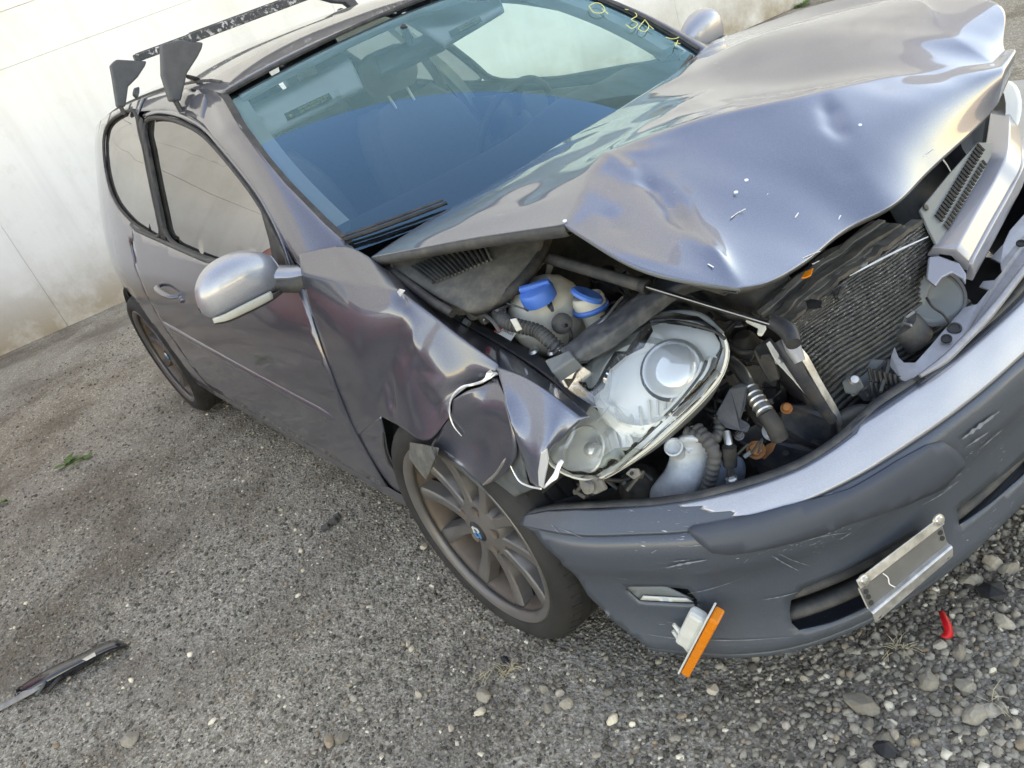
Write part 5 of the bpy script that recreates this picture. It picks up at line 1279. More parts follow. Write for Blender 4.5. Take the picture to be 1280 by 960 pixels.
_st = noise(RADM, 1.0, 9, .8, coords(RADM, (190, 120, 260)), .3); _up = N(RADM, 'ShaderNodeMapRange'); _up.inputs[1].default_value = .56; _up.inputs[2].default_value = .70
L(RADM, posz(RADM)[2], _up.inputs[0])
_f = math_(RADM, 'MULTIPLY', ramp(RADM, _st, [(.55, g3(0)), (.66, g3(.85))]), math_(RADM, 'MULTIPLY', _up.outputs[0], ramp(RADM, noise(RADM, 11, 4), [(.32, g3(.1)), (.50, g3(1))])))
_src = BS(RADM).inputs['Base Color'].links[0].from_socket
L(RADM, mix(RADM, _f, _src, (.62, .63, .62)), BS(RADM).inputs['Base Color'])  # pale flecks high on the fins: bare-metal glints put into the colour
crush = np.clip((.80 - tt)/.5, 0, 1)[:, None]*np.clip(.55 + .6*noise3(fine, 6, 41), 0, 1)
jit = np.random.default_rng(3).normal(0, 1, fine.shape[:2]); jit = (jit + np.roll(jit, 1, 1) + np.roll(jit, -1, 1))/1.7
RF = fine + (np.abs(np.sin(ph/2))*.0065 - .003 + w + jit*.0026*crush)[..., None]*rn
rad = grid('radiator', RF, RADM, car, thick=.004, label='crushed radiator with wavy bent fins'); rad['kind'] = 'part' if False else ''
del rad['kind']
tr_ = crgrid(RG, 8)[0]
tube('radiator_top_tank', [p + np.array([-.010, 0, .004]) + rng.normal(0, .002, 3) for p in tr_], .010, ENGINE, rad, 10, prof=[(-1, -.45), (1, -.45), (1, .45), (-1, .45)])
for k, m_ in enumerate((COWL, ENGINE, DARK, COWL, CASTMET, ENGINE)):
    tube('radiator_top_bar', [p + np.array([-.022 - .012*k, .003*k, .006 + .003*np.sin(k*2.0)]) + rng.normal(0, .0022, 3) for p in tr_[::3]], .0075 + .002*(k % 2), m_, rad, n=3, prof=[(-1, -.4), (1, -.4), (1, .4), (-1, .4)])
tube('torn_strip', [Z(1062, 345, .775), Z(1090, 330, .785), Z(1125, 312, .79), Z(1160, 296, .79)], [.001, .0025, .0025, .001], ALU, rad, 5, 4)
# side of the radiator: pale bent strips and dark frame
tube('radiator_side_strip', [Z(990, 428, .73), Z(1005, 448, .70), Z(1022, 478, .65), Z(1042, 512, .58), Z(1052, 530, .54)], [.006, .009, .008, .008, .006], ALU, rad, n=4, prof=[(-1, -.3), (1, -.3), (1, .3), (-1, .3)])
tube('radiator_side_strip', [Z(960, 428, .73), Z(972, 448, .70), Z(982, 460, .68), Z(1000, 478, .65), Z(1022, 505, .60), Z(1034, 522, .56)], [.004, .006, .005, .007, .006, .004], WHITEP, rad, n=4, prof=[(-1, -.3), (1, -.3), (1, .3), (-1, .3)])
tube('side_hose', [Z(975, 425, .74), Z(985, 440, .72), Z(1000, 468, .68), Z(1020, 498, .62), Z(1040, 525, .56)], [.012, .016, .012, .011, .010], DARKMETAL, rad, 10, 4)
tube('side_fitting', [Z(985, 422, .745), Z(992, 436, .73), Z(1000, 452, .71)], [.012, .014, .010], GALV, rad, 12, 3)
plate('side_frame', [Z(942, 435, .70), Z(958, 425, .715), Z(972, 448, .69), Z(990, 470, .66), Z(1020, 505, .58), Z(1030, 540, .50), Z(1000, 510, .53), Z(975, 480, .60), Z(955, 465, .64)], .012, DARKMETAL, car, bevel=.004)
plate('side_frame', [Z(940, 438, .69), Z(955, 428, .70), Z(968, 452, .67), Z(975, 475, .63), Z(962, 480, .62), Z(950, 462, .65)], .02, DARK, car, bevel=.005)
lathe('frame_rivet', [(0, .006), (.006, .005), (.008, .001), (.009, 0)], Z(974, 450, .695), (.6, -.5, .6), STEEL, car, 12)
# alternator
ac = Z(932, 466, .56); an = np.array([.55, -.62, .55])
alt = lathe('alternator', [(.0, .03), (.028, .032), (.036, .026), (.066, .018), (.074, .006), (.078, -.02), (.078, -.09)], ac, an, CASTMET, car, 36)
a0, u0_, w0_ = basis(an)
for k in range(16):
    t = 2*np.pi*k/16; p = ac + .052*(np.cos(t)*u0_ + np.sin(t)*w0_) + a0*.023
    rdir = np.cos(t)*u0_ + np.sin(t)*w0_; box('alternator_vent', p, .022, .009, .006, BLACK, alt, ax=np.array([rdir, np.cross(a0, rdir), a0]), bevel=.001)
# air-conditioning pipe
tube('aluminium_pipe', [Z(913, 452, .64), Z(924, 462, .645), Z(932, 474, .64), Z(937, 486, .632)], .0125, STEEL, car, 14, 4)
pp = tube('pipe_ferrule', [Z(936, 484, .634), Z(948, 502, .620), Z(958, 518, .608)], .0155, STEEL, car, 16, 3)
for t in (.1, .32, .5, .68, .9):
    q = Z(936, 484, .634)*(1-t) + Z(958, 518, .608)*t; lathe('crimp_ring', [(.0155, -.003), (.0172, 0), (.0155, .003)], q, Z(958, 518, .608) - Z(936, 484, .634), STEEL, pp, 18)
tube('rubber_pipe', [Z(957, 516, .609), Z(966, 530, .59), Z(975, 548, .56)], .0165, RUBBER, car, 12, 4)
# black broken brackets
plate('broken_bracket', [Z(893, 520, .615), Z(912, 486, .655), Z(926, 478, .66), Z(934, 482, .655), Z(932, 506, .625), Z(926, 524, .60), Z(934, 528, .595), Z(938, 532, .59), Z(934, 541, .58), Z(925, 539, .585), Z(908, 535, .595)], .008, plastic('blue_black_plastic', (.030, .037, .050), .45, .5, (.11, .11, .12), 30), car, bevel=.002)
plate('broken_bracket', [Z(888, 505, .60), Z(900, 488, .62), Z(914, 480, .63), Z(908, 490, .625), Z(902, 505, .61), Z(897, 520, .595)], .012, BLACK, car, bevel=.003)
# crash-box plate with bolts and the beam stump
plate('crash_box_plate', [Z(975, 532, .56), Z(976, 510, .58), Z(983, 504, .585), Z(990, 506, .583), Z(1015, 505, .572), Z(1040, 525, .54), Z(1044, 522, .54), Z(1060, 516, .545), Z(1080, 510, .55), Z(1088, 525, .53), Z(1075, 560, .48), Z(1035, 570, .47), Z(1000, 562, .49)], .010, DARKMETAL, car, bevel=.003)
plate('mounting_plate', [Z(917, 548, .535), Z(925, 541, .545), Z(960, 522, .565), Z(972, 524, .56), Z(990, 535, .54), Z(1000, 560, .50), Z(985, 575, .475), Z(940, 585, .475), Z(932, 560, .515)], .010, DARKMETAL, car, bevel=.003)
bm_ = plate('bumper_beam', [Z(940, 575, .50), Z(965, 551, .53), Z(1000, 556, .51), Z(1040, 570, .48), Z(1060, 590, .45), Z(1010, 612, .42), Z(952, 600, .45)], .08, DARKMETAL, car, bevel=.004)
plate('beam_rust', [Z(950, 572, .5105), Z(958, 556, .528), Z(972, 550, .532), Z(966, 564, .519), Z(956, 574, .509)], .0006, RUST, bm_, bevel=0)
lathe('beam_hole', [(0, .0015), (.006, .0012), (.007, 0)], Z(982, 566, .509), (.2, -.2, 1), BLACK, bm_, 12)
def bolt(u, v, z, m, r=.013):
    n_ = np.array([.45, -.45, .75]); p = Z(u, v, z)
    o = lathe('hex_bolt', [(r*1.35, 0), (r*1.35, .004)], p, n_, m, car, 20)
    lathe('bolt_head', [(r*.98, .003), (r*.98, .010), (r*.85, .012), (0, .012)], p, n_, m, o, 6, auto=20)
bolt(945, 563, .535, RUST); bolt(966, 539, .560, STEEL, .0145); bolt(983, 511, .594, RUST, .008); bolt(924, 545, .550, GALV, .007)
# lower dark panels in front of the radiator
plate('lower_duct', [Z(1060, 480, .57), Z(1070, 448, .60), Z(1108, 450, .59), Z(1128, 458, .575), Z(1135, 485, .54), Z(1120, 500, .52), Z(1080, 502, .53)], .008, LINER, car, bevel=.003)
for k in range(7):
    for j in range(2):
        q = Z(1086 + k*6.4 + j*2, 460 + k*1.6 + j*17, .606 - k*.0035 - j*.022); tube('duct_slot', [q, q + np.array([.004, -.004, -.022])], .0032, BLACK, car, 6)
plate('duct_flap', [Z(1052, 478, .595), Z(1060, 470, .603), Z(1074, 472, .60), Z(1080, 484, .585), Z(1070, 494, .57), Z(1056, 492, .575)], .008, LINER, car, bevel=.003)
lathe('flap_screw', [(0, .005), (.007, .004), (.010, 0)], Z(1068, 475, .606), (.5, -.4, .75), STEEL, car, 12)
patch('foam_absorber', np.array([[Z(1044, 522, .55), Z(1062, 512, .56), Z(1082, 508, .56), Z(1094, 518, .55)], [Z(1048, 545, .51), Z(1066, 540, .51), Z(1086, 538, .51), Z(1098, 545, .50)], [Z(1050, 575, .45), Z(1070, 572, .45), Z(1092, 568, .45), Z(1105, 572, .44)]]), DARK, car, n=4, thick=.02)
patch('black_undertray', np.array([[Z(660, 640, .47), Z(740, 615, .46), Z(850, 600, .42), Z(1000, 590, .40), Z(1120, 520, .40)], [Z(670, 655, .36), Z(750, 640, .33), Z(860, 640, .30), Z(1010, 640, .28), Z(1140, 570, .30)]]), plastic('blue_black_tray', (.025, .030, .040), .5, .4, (.08, .08, .08), 30), car, n=4, thick=.004)
# washer bottle and hoses
WBn = [[(812, 624), (838, 624), (868, 622), (882, 618)], [(814, 610), (842, 604), (872, 604), (886, 600)], [(832, 585), (850, 580), (876, 580), (889, 582)], [(838, 565), (850, 560), (872, 560), (887, 566)], [(840, 552), (852, 548), (872, 550), (884, 556)], [(845, 547), (856, 542), (868, 543), (876, 548)]]
WZ = [(.44, .455, .455, .44), (.465, .495, .495, .47), (.51, .535, .53, .51), (.55, .575, .57, .545), (.57, .60, .595, .565), (.58, .60, .60, .58)]
wb = patch('washer_bottle', np.array([[Z(u, v, z) for (u, v), z in zip(r, zr)] for r, zr in zip(WBn, WZ)]), WASH, car, n=5, thick=.035, offset=-1)
lathe('bottle_neck', [(.016, -.03), (.016, .0), (.018, .003), (.018, .007), (.015, .008), (.013, .002)], Z(843, 560, .582), (.3, -.5, .8), WASH, wb, 20)
patch('fluid_tank', np.array([[Z(886, 612, .44), Z(905, 602, .45), Z(925, 598, .44)], [Z(890, 590, .47), Z(908, 584, .485), Z(928, 585, .47)], [Z(896, 572, .49), Z(910, 568, .50), Z(926, 572, .49)]]), plastic('blue_tank', (.20, .27, .36), .4, .5, (.12, .14, .17), 30), car, n=4, thick=.03)
ribbed('wiring_loom', [Z(870, 535, .60), Z(885, 552, .585), Z(893, 568, .565), Z(890, 590, .53), Z(884, 612, .49), Z(880, 625, .46)], .013, HOSE, car, .012, .08)
ribbed('wiring_loom', [Z(856, 540, .60), Z(880, 548, .59), Z(897, 545, .58), Z(900, 520, .60)], .011, HOSE, car, .012, .08)
tube('metal_pipe', [Z(908, 540, .585), Z(911, 556, .57), Z(912, 575, .545), Z(913, 592, .51), Z(917, 612, .47)], .0078, STEEL, car, 12, 4)
lathe('pipe_grommet', [(.013, -.02), (.014, 0), (.013, .02)], Z(912, 570, .555), Z(913, 592, .51) - Z(911, 556, .57), BLACK, car, 16)
for k in range(4): lathe('pipe_thread', [(.0085, -.0025), (.0115, 0), (.0085, .0025)], Z(914 + k*1.2, 597 + k*5, .502 - k*.0105), Z(917, 612, .47) - Z(913, 592, .51), STEEL, car, 14)
# filler lumps of grimy machinery
for k, (u, v, z, r) in enumerate(((760, 350, .74, .05), (800, 380, .70, .05), (860, 420, .60, .06), (905, 395, .66, .05), (900, 480, .50, .06), (950, 400, .62, .05), (880, 530, .50, .05), (800, 600, .45, .05), (965, 490, .52, .035), (930, 425, .64, .03), (1005, 480, .50, .05), (1010, 545, .46, .04))):
    p = Z(u, v, z); lathe('machinery_casting', [(0, r*.5), (r*.5, r*.48), (r*.8, r*.2), (r, -.01), (r*.95, -r*.9), (r*.4, -r*1.2)], p, rng.normal(0, .25, 3) + np.array([.2, -.2, 1]), ENGINE if k % 2 else BLACK, car, 16)
for pts_, r in (([Z(840, 350, .78), Z(880, 372, .76), Z(905, 392, .75), Z(940, 398, .72)], .009), ([Z(905, 425, .70), Z(925, 440, .69), Z(950, 438, .68)], .006), ([Z(820, 340, .80), Z(860, 352, .79), Z(900, 350, .80), Z(930, 352, .80)], .007), ([Z(745, 598, .55), Z(780, 600, .53), Z(800, 590, .53), Z(815, 600, .51)], .005), ([Z(885, 500, .60), Z(895, 520, .59), Z(890, 540, .58)], .006), ([Z(930, 508, .58), Z(950, 530, .56), Z(975, 545, .53)], .006), ([Z(780, 345, .79), Z(800, 352, .79), Z(815, 366, .77)], .006), ([Z(700, 325, .80), Z(745, 345, .79), Z(770, 362, .78)], .008), ([Z(755, 340, .81), Z(775, 352, .80), Z(785, 372, .79), Z(770, 385, .78)], .005)):
    tube('engine_hose', pts_, r, BLACK, car, 8, 5)
plate('orange_scrap', [Z(1001, 347, .80), Z(1006, 339, .803), Z(1012, 337, .803), Z(1017, 334, .803), Z(1014, 343, .80), Z(1008, 346, .80)], .004, ORANGE, car)
# ------------------------------------------------------------------ grille and carrier at the centre
GP = [Z(1150, 262, .790), Z(1186, 218, .795), Z(1222, 178, .795), Z(1241, 178, .785), Z(1238, 205, .770), Z(1214, 245, .750), Z(1174, 312, .725), Z(1160, 285, .76)]
gq = [GP[0], GP[2], GP[3], GP[6]]
gnn = np.cross(GP[2] - GP[0], GP[6] - GP[0]); gnn /= np.linalg.norm(gnn)
GP = [CAM + ((GP[0] - CAM) @ gnn)/((p - CAM) @ gnn)*(p - CAM) for p in GP]
gp = plate('grille_top_panel', GP, .005, GREYP, car, bevel=.0015)
gnn = np.cross(GP[2] - GP[0], GP[6] - GP[0]); gnn /= np.linalg.norm(gnn)
if gnn @ (CAM - GP[0]) < 0: gnn = -gnn
def gpt(u, v):      # pixel on the panel's own plane
    d = ray(u, v); t = ((GP[0] - CAM) @ gnn)/(d @ gnn); return CAM + t*d
for k in range(22):
    t = k/21; u = 1172 + t*52; v = 272 - t*88
    L1 = 13 + 2*np.sin(t*3); tube('grille_slot', [gpt(u - 4, v - 3) + gnn*.0035, gpt(u + 4.5, v + 5.5) + gnn*.0035], .0030, BLACK, gp, 5)
    if k < 20: tube('grille_slot', [gpt(u + 7, v + 9) + gnn*.0035, gpt(u + 12, v + 15) + gnn*.0035], .0028, BLACK, gp, 5)
lathe('panel_hole', [(0, .004), (.006, .004), (.007, .002)], gpt(1156, 260), gnn, BLACK, gp, 10)
def bar(px_a, px_b, za, zb, nm, m, th=.02):
    a_ = np.array([Z(u, v, z) for (u, v), z in zip(px_a, za)]); b_ = np.array([Z(u, v, z) for (u, v), z in zip(px_b, zb)])
    a_ = cr(a_, 6); b_ = cr(b_, 6); mid = (a_ + b_)/2 + np.array([.006, -.002, .006])
    return grid(nm, np.array([a_ + np.array([-.004, 0, -.010]), a_, mid, b_, b_ + np.array([-.004, 0, -.012])]), m, car, thick=th, offset=-1, auto=40, bevel=.002)
zr_ = [.715, .725, .735, .745, .735]
g1 = bar([(1174, 318), (1200, 272), (1226, 228), (1238, 196), (1245, 146)], [(1197, 328), (1222, 283), (1248, 238), (1264, 205), (1262, 152)], zr_, [z - .018 for z in zr_], 'grille_bar', SILVER)
g2 = bar([(1200, 330), (1225, 285), (1251, 240), (1267, 206), (1268, 175)], [(1208, 342), (1233, 297), (1257, 252), (1272, 222), (1275, 190)], [z - .026 for z in zr_], [z - .044 for z in zr_], 'grille_bar', SILVER, .014)
plate('grille_end_cap', [Z(1160, 322, .715), Z(1174, 318, .72), Z(1199, 329, .70), Z(1208, 342, .685), Z(1207, 356, .67), Z(1202, 350, .675), Z(1190, 341, .69), Z(1178, 346, .69), Z(1170, 357, .68), Z(1158, 346, .695)], .010, SILVER, car, bevel=.003, flat=True)
# back of the round badge dish and its holder
dn = np.array([.55, -.45, .70]); dc = Z(1166, 372, .635)
dish = lathe('badge_holder', [(.050, -.03), (.056, -.006), (.054, .002), (.046, .006), (.030, .002), (0, -.004)], dc, dn, GREYP, car, 32)
patch('badge_shell', np.array([[Z(1140, 352, .66), Z(1152, 344, .675), Z(1168, 352, .665)], [Z(1134, 372, .635), Z(1146, 362, .655), Z(1160, 366, .648)], [Z(1132, 392, .61), Z(1144, 388, .62), Z(1155, 392, .612)]]), GREYP, dish, n=4, thick=.004)
tube('badge_split', [Z(1158, 372, .655), Z(1166, 384, .645), Z(1178, 392, .63), Z(1186, 403, .61)], .0025, BLACK, dish, 5, 3)
lathe('badge_rim', [(.056, .0), (.060, .004), (.057, .010), (.054, .004)], dc, dn, SILVER, dish, 32, caps=False)
hc = Z(1134, 412, .60); horn = lathe('horn', [(.0, .030), (.012, .030), (.014, .022), (.030, .020), (.034, .012), (.034, -.030), (.028, -.036)], hc, (-.30, -.35, .85), DARK, car, 26)
for k in range(5):
    t = 2*np.pi*k/5; a0, u0_, w0_ = basis((-.30, -.35, .85)); box('horn_rib', hc + .021*(np.cos(t)*u0_ + np.sin(t)*w0_) + a0*.023, .020, .004, .006, GALV, horn, ax=np.array([np.cos(t)*u0_ + np.sin(t)*w0_, np.cross(a0, np.cos(t)*u0_ + np.sin(t)*w0_), a0]), bevel=.001)
tube('horn_bracket', [Z(1118, 395, .61), Z(1116, 412, .60), Z(1115, 435, .585)], .006, GREYP, horn, 6, 3)
# lock carrier: steel rail lying on the bumper
rail = [Z(1112, 457, .590), Z(1114, 445, .60), Z(1118, 433, .61), Z(1123, 446, .60), Z(1130, 453, .595), Z(1144, 453, .594), Z(1163, 432, .602), Z(1180, 412, .608), Z(1205, 384, .614), Z(1221, 380, .614), Z(1236, 362, .62), Z(1224, 358, .62), Z(1229, 351, .623), Z(1243, 350, .624), Z(1252, 340, .628), Z(1250, 328, .63), Z(1238, 322, .632), Z(1254, 305, .64), Z(1262, 288, .645), Z(1285, 262, .65), Z(1330, 235, .65), Z(1330, 300, .635), Z(1283, 332, .626), Z(1236, 392, .606), Z(1200, 430, .598), Z(1163, 461, .586), Z(1138, 480, .580), Z(1126, 474, .583)]
lc = plate('lock_carrier', rail, .004, GALV, car, normal=np.array([.25, -.30, .92]), bevel=.001)
bpy.context.view_layer.update()
tube('carrier_bead', [Z(1150, 470, .592), Z(1180, 450, .60), Z(1203, 428, .608), Z(1238, 391, .616), Z(1285, 331, .636)], [.004, .008, .008, .008, .007], GALV, lc, 8, 5)
for (u, v, r) in ((1193, 411, .0085), (1183, 424, .0065), (1276, 305, .006)):
    lathe('carrier_hole', [(r*1.5, .0005), (r*1.45, .004), (r*1.1, .0045), (r, .002), (0, .0015)], Z(u, v, .607 if u < 1250 else .640), (.25, -.30, .92), BLACK, lc, 18)
plate('carrier_slot', [Z(1141, 473, .5865), Z(1148, 468, .589), Z(1157, 473, .5865), Z(1150, 479, .584)], .001, BLACK, lc, bevel=0)
# far headlight, mostly hidden
fh = loft('far_headlight', [np.array([np.array([.50 + .10*np.cos(t) + .05*np.sin(t), .66 - .15*np.cos(t)*1.1, .70 + .075*np.sin(t)]) + o for t in np.linspace(0, 2*np.pi, 25)[:-1]])*1.0 for o in (np.array([0, 0, 0]), np.array([.02, .01, 0]), np.array([.03, .012, 0.0]))], REFLM, car, 'end')

# wires, connectors and snapped clips filling the gaps
br_ = np.random.default_rng(55)
zones = [(880, 470, 60, 50, .62), (905, 530, 40, 40, .56), (1000, 540, 55, 30, .52), (900, 400, 60, 30, .72), (790, 360, 60, 25, .78), (760, 605, 50, 12, .54), (1060, 500, 40, 30, .55), (950, 480, 30, 40, .62), (640, 372, 40, 22, .84), (1100, 470, 35, 20, .58), (1010, 350, 70, 30, .78), (600, 392, 30, 14, .83)]
wm = [BLACK, BLACK, HOSE, DARK, RUBBER, ENGINE]
for k in range(64):
    u, v, du, dv, z = zones[k % len(zones)]
    a = np.array([u + br_.uniform(-du, du), v + br_.uniform(-dv, dv)]); b = a + np.array([br_.uniform(-38, 38), br_.uniform(-26, 26)]); m_ = (a + b)/2 + br_.normal(0, 9, 2); zz_ = z + br_.uniform(-.03, .01)
    tube('wire', [Z(a[0], a[1], zz_ - .012), Z(m_[0], m_[1], zz_ + .006), Z(b[0], b[1], zz_ - .012)], br_.uniform(.0018, .0048), wm[k % 6], car, 6, 5)
for k in range(26):
    u, v, du, dv, z = zones[(k*5) % len(zones)]; p = Z(u + br_.uniform(-du, du), v + br_.uniform(-dv, dv), z + br_.uniform(-.03, .0))
    A0 = br_.normal(size=3); A0 /= np.linalg.norm(A0); A1 = np.cross(A0, br_.normal(size=3)); A1 /= np.linalg.norm(A1); A2 = np.cross(A0, A1)
    box('connector', p, br_.uniform(.012, .03), br_.uniform(.008, .018), br_.uniform(.006, .014), [BLACK, DARK, GREYP, ENGINE, CASTMET][k % 5], car, ax=np.array([A0, A1, A2]), bevel=.002)
for k in range(16):
    u, v, du, dv, z = zones[(k*7 + 2) % len(zones)]; c0 = np.array([u + br_.uniform(-du, du), v + br_.uniform(-dv, dv)]); n_ = br_.integers(4, 7); an_ = np.sort(br_.uniform(0, 6.28, n_)); rr_ = br_.uniform(5, 17, n_)
    plate('plastic_shard', [Z(c0[0] + r0*np.cos(t), c0[1] + r0*np.sin(t)*.7, z - .01 + br_.uniform(-.015, .015)) for t, r0 in zip(an_, rr_)], .003, [BLACK, DARK, LINER, GALV][k % 4], car, flat=True, bevel=.0008)
# ------------------------------------------------------------------ roof rack: two cross bars clamped to the roof
def worn_black():
    m = plastic('worn_black_bar', (.030, .032, .036), .5, .5, (.10, .10, .10), 30)
    n1 = noise(m, 55, 7, .75); n2 = noise(m, 9, 4)
    f = math_(m, 'MULTIPLY', ramp(m, n1, [(.53, g3(0)), (.60, g3(1))]), ramp(m, n2, [(.35, g3(.25)), (.65, g3(1))]))
    src = BS(m).inputs['Base Color'].links[0].from_socket
    L(m, mix(m, f, src, (.60, .60, .60)), BS(m).inputs['Base Color']); return m
WORN = worn_black()
FOOTM = plastic('grey_rack_plastic', (.060, .066, .076), .5, .35, (.13, .13, .13), 30)
def crossbar(x, foot_px, bar_px, post_px, label):
    e = [X(u, v, x) for (u, v) in bar_px]                    # lower edge near the foot and upper edge near the foot
    zc = .5*(e[0][2] + e[1][2]); y0 = min(e[0][1], e[1][1]) - .0
    root = thing('roof_crossbar', label, 'roof rack', (x, 0, float(ROOF(x, 0)[2])), 'roof rack cross bars')
    yb = np.linspace(y0, -y0, 9)
    pr = [(-.020, -.013), (-.016, .012), (-.006, .016), (.006, .016), (.016, .012), (.020, -.013)]
    V = [np.array([x + a, y, zc + b]) for y in yb for a, b in pr]; k = len(pr)
    F = gridfaces(len(yb), k, True) + [tuple(range(k))[::-1], tuple((len(yb) - 1)*k + j for j in range(k))]
    mk('bar', V, F, WORN, root, smooth=False, bevel=.002)
    mk('bar_groove', *boxgeo((x, 0, zc + .0165), .006, -2*y0 - .02, .003), BLACK, root, smooth=False)
    for s in (1, -1):
        O = [X(u, v, x) for (u, v) in foot_px]; O = np.array([[x, p[1]*s, p[2]] for p in O])
        hw = .021; kk = len(O)
        V = list(O + [hw, 0, 0]) + list(O - [hw, 0, 0])
        F = [tuple(range(kk)), tuple(range(2*kk - 1, kk - 1, -1))] + [(i, kk + i, kk + (i+1) % kk, (i+1) % kk) for i in range(kk)]
        if s < 0: F = [f[::-1] for f in F]
        ft = mk('clamp_foot', V, F, FOOTM, root, smooth=False, bevel=.006)
        a, b = [X(u, v, x) for (u, v) in post_px]; a = a*[1, s, 1]; b = b*[1, s, 1]
        for dx in (-.010, .010): tube('clamp_hook', [a + [dx, 0, .02], b + [dx, 0, 0]], .006, DARK, ft, 8)
        c = O[[4, 5, 6]].mean(0)
        tube('clamp_pad', [c + [0, s*.012, -.01], np.array([x, -s*(abs(b[1]) - .085), float(ROOF(x, .82)[2]) + .008])], [.016, .026], FOOTM, ft, 8)
        lathe('foot_lock', [(0, .003), (.007, .003), (.008, 0)], O[[0, 8]].mean(0) + [hw*.2, -s*.001, -.02], (0, -s, 0), BLACK, ft, 12)
    return root
crossbar(-1.38, [(201, 56), (221, 51), (252, 54), (250, 62), (245, 72), (232, 92), (224, 127), (212, 127), (202, 94)], [(240, 58), (232, 41)], [(219, 126), (227, 140)], 'black paint-worn roof cross bar nearest the windscreen')
crossbar(-2.12, [(137.5, 82), (144, 75), (182, 77), (180, 83), (171, 97), (159, 109), (155.5, 134), (146, 134), (140, 95)], [(172, 80), (166, 68)], [(151, 134), (156, 143)], 'black paint-worn roof cross bar further back over the quarter window')
# ------------------------------------------------------------------ loose gravel
def stone_proto(n, seed, kind):
    r = np.random.default_rng(seed)
    bm = bmesh.new()
    if kind == 0: bmesh.ops.create_cube(bm, size=1.2)
    else: bmesh.ops.create_icosphere(bm, subdivisions=kind, radius=.62)
    sc = np.array([1, r.uniform(.6, .95), r.uniform(.45, .75)])
    w = r.normal(size=(5, 3)); w /= np.linalg.norm(w, axis=1)[:, None]; cut = r.uniform(.34, .55, 5)
    V = []
    for v in bm.verts:
        p = np.array(v.co) * (1 + r.uniform(-.16, .16))
        for a, b in zip(w, cut):
            d = p @ a
            if d > b: p = p - a*(d - b)*.85
        V.append(p*sc)
    bmesh.ops.triangulate(bm, faces=bm.faces); F = [tuple(v.index for v in f.verts) for f in bm.faces]; bm.free()
    return np.array(V), np.array(F)
def scatter(name, pts, sizes, tones, kind, m, seed):
    r = np.random.default_rng(seed); VV = []; FF = []; TT = []; base = 0
    protos = [stone_proto(0, seed*50 + k, kind) for k in range(10)]
    idx = r.integers(0, 10, len(pts))
    for k in range(10):
        sel = np.where(idx == k)[0]
        if not len(sel): continue
        V, F = protos[k]; n = len(sel); nv = len(V)
        a = r.uniform(0, 2*np.pi, n); t = r.normal(0, .25, (n, 2)); ca, sa = np.cos(a), np.sin(a)
        W = V[None]*sizes[sel][:, None, None]
        W = np.stack([W[..., 0]*ca[:, None] - W[..., 1]*sa[:, None], W[..., 0]*sa[:, None] + W[..., 1]*ca[:, None], W[..., 2]], -1)
        W[..., 2] += W[..., 0]*t[:, :1] + W[..., 1]*t[:, 1:]
        W[..., :2] += pts[sel][:, None, :2]; W[..., 2] += pts[sel][:, None, 2]
        VV.append(W.reshape(-1, 3)); FF.append((F[None] + (base + np.arange(n)*nv)[:, None, None]).reshape(-1, 3)); TT.append(np.repeat(tones[sel], nv)); base += n*nv
    V = np.concatenate(VV).astype(np.float32); F = np.concatenate(FF).astype(np.int32); T = np.concatenate(TT).astype(np.float32)
    me = bpy.data.meshes.new(name); me.vertices.add(len(V)); me.vertices.foreach_set('co', V.ravel())
    me.loops.add(F.size); me.loops.foreach_set('vertex_index', F.ravel()); me.polygons.add(len(F))
    me.polygons.foreach_set('loop_start', np.arange(0, F.size, 3, dtype=np.int32)); me.polygons.foreach_set('loop_total', np.full(len(F), 3, np.int32))
    me.update(); at = me.attributes.new('tone', 'FLOAT', 'POINT'); at.data.foreach_set('value', T)
    me.materials.append(m); o = bpy.data.objects.new(name, me); col.objects.link(o); return o
def coarse(x, y): return np.clip((x - .15 + .35*np.sin(y*2.3 + 1) *.5)/.55, 0, 1)
def vis(p, mu=330):
    q = proj(p); c = (p - CAM) @ ROT.T
    return (q[:, 0] > -mu) & (q[:, 0] < 1280 + mu) & (q[:, 1] > -mu) & (q[:, 1] < 960 + mu) & (c[:, 2] < 0)
def clump(x, y, s=1.0): return .5 + .5*np.sin(3.1*x*s + 1.7*np.sin(2.2*y*s)) * np.sin(2.7*y*s + 1.3*np.sin(3.4*x*s + 1))
def sample(n, seed, box_, keep):
    r = np.random.default_rng(seed); p = np.stack([r.uniform(box_[0], box_[1], n), r.uniform(box_[2], box_[3], n), np.zeros(n)], 1)
    p = p[vis(p)]; p = p[~((p[:, 0] > -2.9) & (p[:, 0] < .35) & (np.abs(p[:, 1]) < .70))]
    p = p[(p[:, 1] < 1.5)]
    return p[keep(p, r)]
# chips of about 4-8 mm everywhere in front, thinning out with distance
def keep_small(p, r):
    d = np.linalg.norm(p - CAM, axis=1); c = coarse(p[:, 0], p[:, 1]); return r.random(len(p)) < np.clip(1.5 - d/3.4, .12, 1)*(.45 + .55*clump(p[:, 0], p[:, 1], .9))
p = sample(520000, 5, (-4.8, 2.5, -3.2, 2.3), keep_small); r = np.random.default_rng(6); n = len(p)
sz = np.clip(r.lognormal(np.log(.0058), .33, n), .003, .013); c = coarse(p[:, 0], p[:, 1]); sz *= (1 + .35*c); p[:, 2] = sz*.12
tn = np.clip(r.beta(1.6, 2.2, n), 0, .93); tn = np.where(r.random(n) < .022, r.uniform(.95, 1, n), tn)
g = scatter('gravel_chips', p, sz, tn, 0, STONE, 3); g['kind'] = 'stuff'; g['label'] = 'fine grey gravel chips covering the ground around the car'
